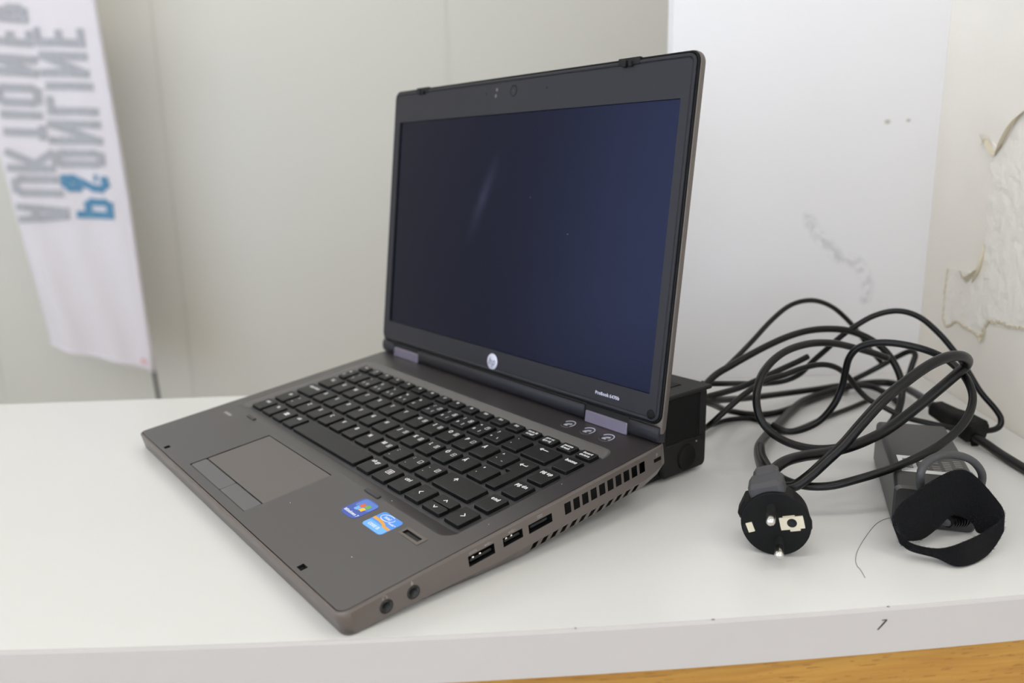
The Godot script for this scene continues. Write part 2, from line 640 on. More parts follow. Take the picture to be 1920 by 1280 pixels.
func counter():
	off = V(-400, 0, -200)
	var t = thing("counter", "white counter with oak front under the laptop", "counter", off)
	var xs = [-1500.0, -900.0, -600.0]
	for i in 25:
		xs.append(-450.0 + i * 33.0)
	xs.append(355.5)
	var top = 900.0
	var st = begin()
	var edge = begin()
	var loops = []
	for x in xs:
		var zf = front_z(x)
		var zb = -410.0
		if x > 350:
			zb = front_z(x) - 20.0
		loops.append([V(x, top, zf - 1.4), V(x, top - 0.5, zf - 0.5), V(x, top - 1.6, zf), V(x, top - 24.6, zf), V(x, top - 25.0, zf - 0.6), V(x, top - 25.0, zf - 60)])
	for i in loops.size() - 1:
		var a = loops[i]
		var b = loops[i + 1]
		facing(st, V(a[0].x, top, -410), V(b[0].x, top, -410), b[0], a[0], Vector3.UP)
		facing(st, V(a[0].x, top - 25, -410), V(b[0].x, top - 25, -410), b[5], a[5], Vector3.DOWN)
		for k in 5:
			facing(edge, a[k], b[k], b[k + 1], a[k + 1], V(0, 1 if k < 2 else 0, 1))
	# right end, cut along the turned wall; left end; back
	facing(st, V(355.5, top, -410), V(429.5, top, -410), V(375, top, 8), V(355.5, top, 8), Vector3.UP)
	for k in [[V(-1500, top, -410), V(429.5, top, -410)], [V(429.5, top, -410), V(375, top, 8)], [V(-1500, top, -47), V(-1500, top, -410)]]:
		quad(st, k[0], k[1], k[1] - V(0, 25, 0), k[0] - V(0, 25, 0))
	obj(st, M["laminate"], "worktop", t)
	# small chips and a mark on the edge
	obj(edge, M["edge_band"], "edge_band", t)
	st = begin()
	stroke(st, [P2(182.6, 893.5), P2(180.6, 891.0), P2(178.6, 888.6)], 0.8, 0.08, V(0, 0, front_z(180) + 0.02), Vector3.RIGHT, Vector3.UP, V(0, 0, 1))
	stroke(st, [P2(182.6, 893.7), P2(180.3, 893.5)], 0.4, 0.08, V(0, 0, front_z(180) + 0.02), Vector3.RIGHT, Vector3.UP, V(0, 0, 1))
	obj(st, M["ink"], "edge_mark", t)
	for p in [[183.5, 1.4], [96.0, 1.6], [30.0, 1.0]]:
		st = begin()
		rbox(st, V(p[0], top - 0.2, front_z(p[0]) - 1.2), V(p[1], 0.5, 0.5), 0.1)
		obj(st, M["ink"], "edge_chip", t)
	# oak veneer front
	st = begin()
	for i in xs.size() - 1:
		var x0 = xs[i]
		var x1 = xs[i + 1]
		var a = V(x0, top - 25.2, front_z(x0) - 2.5)
		var b = V(x1, top - 25.2, front_z(x1) - 2.5)
		var h = V(0, 874.8, 0)
		uvquad(st, a, b, b - h, a - h, P2(x0 / 600.0, 0), P2(x1 / 600.0, 0), P2(x1 / 600.0, 2.9), P2(x0 / 600.0, 2.9))
		quad(st, V(x0, top - 25.2, -400), V(x1, top - 25.2, -400), V(x1, 0, -400), V(x0, 0, -400))
	var oak = mat("oak", 255, 255, 255, 0.5)
	oak.albedo_texture = oak_texture()
	obj(st, oak, "front_panel", t)
	off = Vector3.ZERO


func oak_texture():
	var w = 1024
	var h = 512
	var im = Image.create(w, h, false, Image.FORMAT_RGB8)
	var a = FastNoiseLite.new()
	a.seed = 31
	a.frequency = 0.012
	var f = FastNoiseLite.new()
	f.seed = 32
	f.frequency = 0.05
	for y in h:
		for x in w:
			var yy = y + 10.0 * a.get_noise_2d(x * 0.25, y * 0.15)
			var g = f.get_noise_2d(x * 0.10, yy * 3.2)
			var broad = a.get_noise_2d(x * 0.12, yy * 1.4)
			var pore = f.get_noise_2d(x * 0.45 + 900.0, y * 9.0)
			var c = Color8(180, 134, 58).lerp(Color8(160, 111, 42), clampf(0.5 + g * 0.9 + broad * 0.6, 0.0, 1.0))
			if pore > 0.34:
				c = c.lerp(Color8(130, 84, 32), clampf((pore - 0.34) * 4.0, 0.0, 0.65))
			im.set_pixel(x, y, c)
	return ImageTexture.create_from_image(im)


# ---------------------------------------------------------------------------------------------- laptop
# laptop axes: x to its right, y up from the palm rest, z towards its front edge (0) and back to the hinge (-228)
const LW = 338.0
const LD = 228.0


func under(z):          # lower rim of the side walls
	var p = [[0.0, -12.0], [-46.0, -14.0], [-84.0, -16.3], [-105.0, -17.0], [-208.0, -17.0], [-228.0, -12.5]]
	for i in p.size() - 1:
		if z <= p[i][0] and z >= p[i + 1][0]:
			return lerpf(p[i][1], p[i + 1][1], (z - p[i][0]) / (p[i + 1][0] - p[i][0]))
	return -12.0 if z > 0 else -12.5


func belly(z):          # edge of the flat underside
	return under(z) - lerpf(0.9, 7.5, clampf(-z / 110.0, 0.0, 1.0))


func deck_loop(inset, r, y, m = 14):
	var out = []
	for p in rr(inset, inset, LW - inset, LD - inset, r, 5, m):
		out.append(V(p.x, y, -p.y))
	return out


func pocket_loop(x0, z0, x1, z1, r, y):
	var out = []
	for p in rr(x0, z0, x1, z1, r, 5, 1):
		out.append(V(p.x, y, -p.y))
	return out


func laptop():
	off = V(0, -12.5, 0)
	var t = thing("laptop", "open dark grey laptop with black keys and blank screen", "laptop")
	var yx = V(0.57535, 0, 0.81791)
	var yy = V(-0.10463, 0.99178, 0.07360)
	var yz = V(-0.81119, -0.12793, 0.57062)
	var b = Basis(yx, yy, yz).orthonormalized()
	t.transform = Transform3D(b, (V(-273.72, 912.53, -276.83) + b.y * -12.5) * S)
	laptop_base(t)
	laptop_ports(t)
	laptop_deck_things(t)
	laptop_keyboard(t)
	laptop_lid(t)
	off = Vector3.ZERO


var side_holes = []


func laptop_base(t):
	# chassis: rounded tub, its right side and lower chamfer opened for ports and vents
	var holes = [[-90.0, -10.8, -73.0, -4.8], [-109.3, -10.3, -95.8, -5.0], [-130.6, -10.7, -113.6, -5.4], [-221.6, -9.2, -215.0, -6.8], [-26.6, -10.1, -21.6, -5.1], [-41.9, -10.3, -36.9, -5.3]]
	for k in 10:
		holes.append([-145.0 - k * 6.85, -11.2, -140.2 - k * 6.85, -4.2])
	side_holes = holes
	var rim = []
	var low = []
	var belly_loop = []
	for p in deck_loop(0.0, 6.0, 0.0):
		rim.append(V(p.x, -1.2, p.z))
		low.append(V(p.x, under(p.z), p.z - 1.2 * clampf((p.z + 6.0) / 6.0, 0.0, 1.0)))
	for p in deck_loop(5.0, 4.0, 0.0):
		belly_loop.append(V(p.x, belly(p.z), p.z))
	var st = begin(true)
	# ten points to the end of the first arc, then fourteen pieces of the right side
	loft(st, [deck_loop(0.35, 5.7, -0.3), rim, low], false, false, 5, 19, 1)
	loft(st, [low, belly_loop], false, true, 5, 19, 0)
	smooth(st, false)
	loft(st, [deck_loop(1.7, 4.6, -1.0), deck_loop(1.4, 4.8, -0.02), deck_loop(0.9, 5.2, 0.0), deck_loop(0.35, 5.7, -0.3)], false, false)
	# right side wall with holes
	var cuts = [-6.0, -222.0]
	for h in holes:
		cuts.append(h[0])
		cuts.append(h[2])
	for z in [-46.0, -84.0, -105.0, -208.0]:
		cuts.append(z)
	cuts.sort()
	for i in cuts.size() - 1:
		var z0 = cuts[i]
		var z1 = cuts[i + 1]
		if z1 - z0 < 0.01:
			continue
		var hole = null
		for h in holes:
			if (z0 + z1) * 0.5 > h[0] and (z0 + z1) * 0.5 < h[2]:
				hole = h
		var n = V(1, 0, 0)
		if hole == null:
			facing(st, V(LW, -1.2, z0), V(LW, -1.2, z1), V(LW, under(z1), z1), V(LW, under(z0), z0), n)
		else:
			facing(st, V(LW, -1.2, z0), V(LW, -1.2, z1), V(LW, hole[3], z1), V(LW, hole[3], z0), n)
			facing(st, V(LW, hole[1], z0), V(LW, hole[1], z1), V(LW, under(z1), z1), V(LW, under(z0), z0), n)
	# lower chamfer with slanted vent slits
	var slit = []
	for k in 12:
		slit.append([-116.0 - k * 7.4 - 3.9, -116.0 - k * 7.4])
	var zs = [-6.0, -46.0, -84.0, -105.0, -208.0, -222.0]
	for s in slit:
		zs.append(s[0])
		zs.append(s[1])
	zs.sort()
	for i in zs.size() - 1:
		var z0 = zs[i]
		var z1 = zs[i + 1]
		var open = false
		for s in slit:
			if (z0 + z1) * 0.5 > s[0] and (z0 + z1) * 0.5 < s[1]:
				open = true
		var a = V(LW, under(z0), z0)
		var c = V(LW, under(z1), z1)
		var a2 = V(LW - 5, belly(z0), z0)
		var c2 = V(LW - 5, belly(z1), z1)
		if open:
			facing(st, a, c, c.lerp(c2, 0.12), a.lerp(a2, 0.12), V(1, -1, 0))
			facing(st, a.lerp(a2, 0.9), c.lerp(c2, 0.9), c2, a2, V(1, -1, 0))
		else:
			facing(st, a, c, c2, a2, V(1, -1, 0))
	obj(st, M["side_metal"], "chassis", t)
	st = begin()
	rbox(st, V(318, -11.5, -160), V(24, 15, 104), 0.5)
	obj(st, M["void"], "fan_housing", t)
	# deck
	st = begin()
	loft(st, [deck_loop(1.8, 4.5, -0.9), deck_loop(2.0, 4.4, -0.05), deck_loop(2.2, 4.2, 0.0)], false, false)
	var inner = []
	var round_loop = rr(2.2, 2.2, LW - 2.2, LD - 2.2, 4.2, 5, 1)
	var square = rr(4.2, 4.2, LW - 4.2, LD - 4.2, 0.001, 5, 1)
	for j in round_loop.size():
		var k = (j + 1) % round_loop.size()
		facing(st, V(round_loop[j].x, 0, -round_loop[j].y), V(round_loop[k].x, 0, -round_loop[k].y), V(square[k].x, 0, -square[k].y), V(square[j].x, 0, -square[j].y), Vector3.UP)
	var pad = [99.7, 8.2, 200.2, 66.2]
	var latches = [[50.5, 4.5, 55.5, 8.5], [282.5, 4.5, 288.0, 8.5]]
	var pocket = [14.0, 71.0, 322.5, 199.5]
	var finger = [297.0, 59.4, 312.4, 62.8]
	grid_plate(st, [4.2, LW - 4.2], [4.2, LD - 4.2], [pad, pocket, finger] + latches, Vector3.ZERO, V(1, 0, 0), V(0, 0, -1), Vector3.UP)
	var r8 = rr(pocket[0], pocket[1], pocket[2], pocket[3], 9.0, 5, 1)
	var r0 = rr(pocket[0], pocket[1], pocket[2], pocket[3], 0.001, 5, 1)
	for j in r8.size():
		var k = (j + 1) % r8.size()
		facing(st, V(r0[j].x, 0, -r0[j].y), V(r0[k].x, 0, -r0[k].y), V(r8[k].x, 0, -r8[k].y), V(r8[j].x, 0, -r8[j].y), Vector3.UP)
	smooth(st, true)
	var loops = [pocket_loop(14.0, 71.0, 322.5, 199.5, 9.0, 0.0), pocket_loop(14.6, 72.5, 322.2, 198.7, 8.6, -0.12), pocket_loop(20.0, 79.5, 320.4, 192.6, 5.5, -2.2), pocket_loop(20.6, 80.6, 320.0, 192.0, 5.0, -2.4)]
	for i in [2, 3]:     # the slope below the hinge runs deeper
		for j in loops[i].size():
			if loops[i][j].z < -190.0:
				loops[i][j].y -= 1.2
	for i in 3:
		for j in loops[i].size():
			var k = (j + 1) % loops[i].size()
			facing(st, loops[i][j], loops[i][k], loops[i + 1][k], loops[i + 1][j], Vector3.UP)
	obj(st, M["gunmetal"], "palm_rest", t)
	# latch slots
	for h in latches:
		st = begin()
		cup(st, h, Vector3.ZERO, V(1, 0, 0), V(0, 0, -1), Vector3.UP, 4.0)
		rbox(st, V(h[0] + 1.6, -2.2, -(h[1] + h[3]) * 0.5), V(1.2, 2.0, 2.4), 0.2)
		obj(st, M["void"], "latch_slot", t)


func laptop_ports(t):
	var ux = V(0, 0, 1)
	var uy = Vector3.UP
	var n = V(1, 0, 0)
	var o = V(LW, 0, 0)
	for i in 3:
		var h = side_holes[i]
		var st = begin()
		cup(st, h, o, ux, uy, n, 9.0)
		var p = obj(st, M["black"], ["combo_port", "usb_port", "display_port"][i], t)
		# tongue and contacts
		st = begin()
		if i < 2:
			rbox(st, V(LW - 5.0, h[1] + 2.6, (h[0] + h[2]) * 0.5), V(8, 1.5, h[2] - h[0] - 3.0), 0.2)
		else:
			rbox(st, V(LW - 5.0, h[1] + 2.5, (h[0] + h[2]) * 0.5), V(7, 1.6, h[2] - h[0] - 4.6), 0.2)
		obj(st, M["black"], "tongue", p)
		if i < 2:
			st = begin()
			for f in [0.80, 0.53]:
				rbox(st, V(LW - 1.5, h[1] + 3.8, lerpf(h[0], h[2], f)), V(2.0, 1.0, 1.6), 0.3)
			obj(st, M["chrome"], "contact", p)
	var st = begin()
	cup(st, side_holes[3], o, ux, uy, n, 6.0)
	obj(st, M["void"], "lock_slot", t)
	for i in [4, 5]:
		var h = side_holes[i]
		var c = V(LW, (h[1] + h[3]) * 0.5, (h[0] + h[2]) * 0.5)
		st = begin(true)
		lathe(st, c, n, [P2(0.0, 3.75), P2(0.28, 3.55), P2(0.28, 2.9), P2(-0.25, 2.6), P2(-0.25, 1.9), P2(-6.0, 1.8)], 24, false, true)
		obj(st, M["black"], "audio_jack", t)
	# printed port symbols above the sockets
	st = begin()
	var fz = V(0, 0, -1)
	letters(st, "eSATA", 1.25, V(LW, -3.4, -76.5), fz, uy, n, 0.04)
	for z in [-86.5, -102.5]:
		stroke(st, [P2(0, 0), P2(4.2, 0)], 0.22, 0.04, V(LW, -3.5, z + 2), fz, uy, n)
		stroke(st, [P2(0.8, 0), P2(1.6, 0.7), P2(2.6, 0.7)], 0.2, 0.04, V(LW, -3.5, z + 2), fz, uy, n)
		stroke(st, [P2(1.4, 0), P2(2.2, -0.7), P2(3.0, -0.7)], 0.2, 0.04, V(LW, -3.5, z + 2), fz, uy, n)
		stroke(st, [P2(-0.3, 0), P2(0.4, 0)], 0.7, 0.04, V(LW, -3.5, z + 2), fz, uy, n)
	for r in [[0.9, 0], [0.9, 1]]:
		stroke(st, [P2(-1.0, -0.6), P2(-1.0, 0.7), P2(1.0, 0.7), P2(1.0, -0.6), P2(-1.0, -0.6)], 0.25, 0.04, V(LW, -3.6, -121.5 - r[1] * 1.2), fz, uy, n)
	stroke(st, [P2(-1.2, -0.8), P2(-1.2, 0.2), P2(-0.6, 1.0), P2(0.6, 1.0), P2(1.2, 0.2), P2(1.2, -0.8)], 0.28, 0.04, V(LW, -2.7, -24.1), fz, uy, n)
	stroke(st, [P2(-1.1, -0.7), P2(-1.1, -0.2)], 0.6, 0.04, V(LW, -2.7, -24.1), fz, uy, n)
	stroke(st, [P2(1.1, -0.7), P2(1.1, -0.2)], 0.6, 0.04, V(LW, -2.7, -24.1), fz, uy, n)
	stroke(st, [P2(0, 0), P2(0, 1.0)], 0.7, 0.04, V(LW, -3.0, -39.4), fz, uy, n)
	stroke(st, [P2(0, -1.0), P2(0, 0)], 0.25, 0.04, V(LW, -3.0, -39.4), fz, uy, n)
	stroke(st, [P2(-0.7, 0.1), P2(-0.4, -0.4), P2(0.4, -0.4), P2(0.7, 0.1)], 0.22, 0.04, V(LW, -3.0, -39.4), fz, uy, n)
	stroke(st, [P2(-0.7, -0.6), P2(-0.7, 0.5), P2(0.7, 0.5), P2(0.7, -0.6), P2(-0.7, -0.6)], 0.3, 0.04, V(LW, -4.8, -218), fz, uy, n)
	stroke(st, [P2(-0.4, 0.6), P2(-0.4, 1.2), P2(0.4, 1.2), P2(0.4, 0.6)], 0.22, 0.04, V(LW, -4.8, -218), fz, uy, n)
	obj(st, M["dim_print"], "port_symbols", t)


func plate(st, x0, z0, x1, z1, r, y0, y1, bevel = 0.2):    # a low slab on the deck
	loft(st, [pocket_loop(x0, z0, x1, z1, r, y0), pocket_loop(x0, z0, x1, z1, r, y1 - bevel), pocket_loop(x0 + bevel, z0 + bevel, x1 - bevel, z1 - bevel, maxf(r - bevel, 0.02), y1)])


func laptop_deck_things(t):
	var ux = V(1, 0, 0)
	var uz = V(0, 0, -1)
	var n = Vector3.UP
	var st = begin()
	cup(st, [99.7, 8.2, 200.2, 66.2], Vector3.ZERO, ux, uz, n, 1.4)
	obj(st, M["black"], "touchpad_well", t)
	st = begin()
	plate(st, 100.4, 20.6, 200.0, 66.0, 0.4, -1.3, -0.35)
	obj(st, M["pad"], "touchpad", t)
	for k in [[100.3, 8.6, 157.2], [157.5, 8.6, 199.6]]:
		st = begin()
		plate(st, k[0], k[1], k[2], 19.8, 0.8 if k[0] > 150 else 1.6, -1.3, -0.15, 0.35)
		obj(st, M["pad_button"], "touchpad_button", t)
	# fingerprint reader
	st = begin()
	for k in [[295.2, 57.6, 314.8, 59.4], [295.2, 62.8, 314.8, 64.6], [295.2, 59.4, 297.0, 62.8], [312.4, 59.4, 314.8, 62.8]]:
		rbox(st, V((k[0] + k[2]) * 0.5, 0.1, -(k[1] + k[3]) * 0.5), V(k[2] - k[0], 0.5, k[3] - k[1]), 0.12)
	var fp = obj(st, M["lid_shell"], "fingerprint_reader", t)
	st = begin()
	cup(st, [297.0, 59.4, 312.4, 62.8], Vector3.ZERO, ux, uz, n, 0.9)
	obj(st, M["black"], "sensor", fp)
	# rubber bumpers at the front lip of the keyboard
	for k in [[236.3, 252.5], [46.5, 60.0]]:
		st = begin()
		plate(st, k[0], 69.6, k[1], 72.4, 0.5, -0.4, 0.9, 0.3)
		obj(st, M["tray"], "bumper", t)
	st = begin()
	plate(st, 20.0, 60.9, 33.0, 63.2, 0.4, -0.02, 0.05, 0.02)
	obj(st, M["dim_print"], "printed_mark", t)
	# round buttons by the hinge
	for x in [267.5, 286.0, 303.5]:
		st = begin(true)
		lathe(st, V(x, 0, -210.3), n, [P2(0.0, 5.6), P2(0.35, 5.2), P2(0.35, 4.7), P2(-0.05, 3.8), P2(0.0, 0.1)], 24, false, false)
		var bt = obj(st, M["tray"], "round_button", t)
		st = begin()
		var pts = []
		for i in 11:
			pts.append(P2(cos(-0.6 + i * 0.34), sin(-0.6 + i * 0.34)) * 4.6)
		stroke(st, pts, 0.7, 0.25, V(x, 0.25, -210.3), ux, uz, n)  # pale crescent drawn as the highlight on the rim; inner strokes are the icon
		stroke(st, [P2(-1.8, -1.4), P2(-0.2, 0.4), P2(1.6, 1.0)], 1.2, 0.3, V(x, 0.0, -210.3), ux, uz, n)
		stroke(st, [P2(-2.4, -2.2), P2(0.4, -2.0)], 0.6, 0.3, V(x, 0.0, -210.3), ux, uz, n)
		obj(st, M["badge"], "button_icon_glint", bt)
	# fuzz and crumbs on the deck
	for k in [[297.5, 28.6, 0.5], [213.5, 32.0, 0.45], [262.0, 74.0, 0.4], [326.0, 150.0, 0.4], [328.0, 95.0, 0.35]]:
		st = begin()
		rbox(st, V(k[0], 0.15, -k[1]), V(k[2] * 1.3, 0.25, k[2] * 0.7), 0.08)
		obj(st, M["legend"], "dust_speck", t)
	# blue badges
	st = begin()
	var w0 = []
	for p in rr(245.6, 48.9, 263.2, 65.2, 2.6, 5, 6):
		var f = (p.x - 254.4) / 8.8
		w0.append(P2(p.x, p.y + (1.3 * (1.0 - f * f)) * (-1.0 if p.y < 55 else 0.9)))
	loft(st, [lift(w0, Vector3.ZERO, ux, uz), lift(w0, Vector3.ZERO, ux, uz, n * 0.16)])
	var b1 = obj(st, M["blue_dark"], "sticker", t)
	b1.set_meta("label", "blue sticker with a four-coloured flag emblem")
	st = begin()
	plate(st, 247.6, 57.2, 262.6, 65.4, 2.0, 0.1, 0.18, 0.02)
	obj(st, M["blue_mid"], "upper_field", b1)
	var o = V(255.3, 0.2, -58.4)
	for k in [[-1, 1, "flame_red"], [1, 1, "leaf_green"], [-1, -1, "sky_blue"], [1, -1, "sun_yellow"]]:
		st = begin()
		for i in 6:
			var a = []
			for e in [[i, 0], [i + 1, 0], [i + 1, 1], [i, 1]]:
				var x = k[0] * (0.22 + e[0] * 0.62)
				var y = k[1] * (0.2 + e[1] * 3.2) + 0.55 * sin(x * 0.8)
				a.append(o + ux * (x + y * 0.16) + uz * y)
			quad(st, a[0], a[1], a[2], a[3])
		obj(st, M[k[2]], "emblem", b1)
	st = begin()
	letters(st, "Windows 7", 2.1, V(254.6, 0.18, -51.2), ux, uz, n, 0.05, true)
	obj(st, M["sticker_white"], "lettering", b1)
	st = begin()
	plate(st, 269.6, 49.2, 290.4, 65.1, 2.4, 0.0, 0.16, 0.05)
	var b2 = obj(st, M["blue_light"], "sticker", t)
	b2.set_meta("label", "light blue sticker with an amber band")
	st = begin()
	plate(st, 269.9, 49.5, 290.1, 55.2, 2.2, 0.1, 0.18, 0.02)
	obj(st, M["blue_pale"], "lower_field", b2)
	st = begin()
	var band = [P2(269.7, 56.7), P2(277, 56.6), P2(281.5, 55.8), P2(284, 54.6), P2(290.3, 54.5), P2(290.3, 56.3), P2(284.5, 56.5), P2(282, 57.7), P2(277.2, 58.7), P2(269.7, 58.7)]
	for i in 4:
		facing(st, V(band[i].x, 0.2, -band[i].y), V(band[i + 1].x, 0.2, -band[i + 1].y), V(band[8 - i].x, 0.2, -band[8 - i].y), V(band[9 - i].x, 0.2, -band[9 - i].y), n)
	obj(st, M["amber"], "band", b2)
	st = begin()
	letters(st, "intel", 1.9, V(278.3, 0.18, -61.6), ux, uz, n, 0.05, true)
	letters(st, "inside™", 1.3, V(286.3, 0.18, -59.4), ux, uz, n, 0.05, true)
	letters(st, "CORE i5", 2.1, V(278.6, 0.18, -52.4), ux, uz, n, 0.05, true)
	var ring = []
	for i in 28:
		var a = 1.0 + i * 0.21
		ring.append(P2(cos(a) * 5.9, sin(a) * 2.7 + cos(a) * 0.4))
	stroke(st, ring, 0.45, 0.06, V(278.4, 0.18, -61.7), ux, uz, n)
	obj(st, M["sticker_white"], "lettering", b2)


const PITCH = 19.61
const GAP = 4.68


func legend_at(st, text, cap, kx, kz, kw, kd, u, v, bold = false):
	letters(st, text, cap, V(kx + kw * u, 0.12, -(kz + kd * v)), V(1, 0, 0), V(0, 0, -1), Vector3.UP, 0.05, bold)


func icon(st, lines, w, kx, kz, kw, kd, u, v):
	for l in lines:
		stroke(st, l, w, 0.06, V(kx + kw * u, 0.12, -(kz + kd * v)), V(1, 0, 0), V(0, 0, -1), Vector3.UP)


func key_body(st_top, st_side, x0, z0, x1, z1):
	loft(st_side, [pocket_loop(x0 - 0.3, z0 - 0.3, x1 + 0.3, z1 + 0.3, 0.8, -2.3), pocket_loop(x0, z0, x1, z1, 0.9, -0.25)], false, false)
	loft(st_top, [pocket_loop(x0, z0, x1, z1, 0.9, -0.25), pocket_loop(x0 + 0.25, z0 + 0.25, x1 - 0.25, z1 - 0.25, 0.8, 0.05), pocket_loop(x0 + 0.6, z0 + 0.6, x1 - 0.6, z1 - 0.6, 0.7, 0.12)], false, true)


func one_key(kb, x0, z0, w, d, legend):
	var top = begin()
	var side = begin()
	key_body(top, side, x0, z0, x0 + w, z0 + d)
	var layers = [[top, M["key_top"]], [side, M["key_side_shaded"]]]
	if legend != "":
		var st = begin()
		print_legend(st, legend, x0, z0, w, d)
		layers.append([st, M["legend"]])
	obj_of(layers, "key", kb)


func print_legend(st, legend, x, z, w, d):
	match legend:
		"LEFT":
			icon(st, [[P2(1.0, 1.5), P2(-1.0, 0), P2(1.0, -1.5)]], 0.55, x, z, w, d, 0.45, 0.5)
		"RIGHT":
			icon(st, [[P2(-1.0, 1.5), P2(1.0, 0), P2(-1.0, -1.5)]], 0.55, x, z, w, d, 0.55, 0.55)
		"UP":
			icon(st, [[P2(-1.5, -0.8), P2(0, 0.8), P2(1.5, -0.8)]], 0.55, x, z, w, d, 0.5, 0.5)
		"DOWN":
			icon(st, [[P2(-1.5, 0.8), P2(0, -0.8), P2(1.5, 0.8)]], 0.55, x, z, w, d, 0.5, 0.5)
		"BACK":
			icon(st, [[P2(3.6, 0), P2(-3.6, 0)], [P2(-1.8, 1.2), P2(-3.6, 0), P2(-1.8, -1.2)]], 0.6, x, z, w, d, 0.45, 0.75)
		"SHIFT":
			icon(st, [[P2(-1.6, -0.6), P2(0, 1.2), P2(1.6, -0.6)], [P2(0, 1.0), P2(0, -1.8)]], 0.6, x, z, w, d, 0.3 if w > 20 else 0.5, 0.72)
		"TAB":
			icon(st, [[P2(-2.6, 0.8), P2(2.6, 0.8)], [P2(-1.6, 1.6), P2(-2.6, 0.8), P2(-1.6, 0.0)], [P2(-2.6, -1.2), P2(2.6, -1.2)], [P2(1.6, -0.4), P2(2.6, -1.2), P2(1.6, -2.0)]], 0.45, x, z, w, d, 0.42, 0.7)
		"MENU":
			icon(st, [[P2(-2.6, -2.0), P2(2.6, -2.0), P2(2.6, 2.0), P2(-2.6, 2.0), P2(-2.6, -2.0)], [P2(-1.4, 0.9), P2(1.6, 0.9)], [P2(-1.4, 0.0), P2(1.6, 0.0)], [P2(-1.4, -0.9), P2(1.6, -0.9)]], 0.4, x, z, w, d, 0.5, 0.62)
		"WIN":
			icon(st, [[P2(-1.9, 1.0), P2(-0.3, 1.2)], [P2(0.3, 1.2), P2(1.9, 1.0)], [P2(-1.9, -1.0), P2(-0.3, -0.8)], [P2(0.3, -0.8), P2(1.9, -1.0)]], 1.5, x, z, w, d, 0.5, 0.6)
		_:
			var p = legend.split("|")
			if p[0] == "F":
				legend_at(st, p[1], 2.0, x, z, w, d, 0.5, 0.66, true)
				if p.size() > 2:
					legend_at(st, p[2], 2.0, x, z, w, d, 0.5, 0.28, true)
			elif p[0] == "W":
				legend_at(st, p[1], 2.6, x, z, w, d, 0.46, 0.74, true)
			else:
				if p[0] == "N":
					legend_at(st, p[1], 2.4, x, z, w, d, 0.22, 0.74, true)
					legend_at(st, p[2], 2.4, x, z, w, d, 0.22, 0.3, true)
					if p.size() > 4:
						legend_at(st, p[4], 2.2, x, z, w, d, 0.68, 0.28, true)
				else:
					legend_at(st, p[1], 3.3, x, z, w, d, 0.28, 0.70, true)
				if p.size() > 3 or (p[0] == "A" and p.size() > 2):
					var s = p[3] if p[0] == "N" else p[2]
					if s != "":
						legend_at(st, s, 1.9, x, z, w, d, 0.78, 0.66, true)
						icon(st, [[P2(-1.4, -1.7), P2(1.4, -1.7), P2(1.4, 1.7), P2(-1.4, 1.7), P2(-1.4, -1.7)]], 0.28, x, z, w, d, 0.78, 0.66)


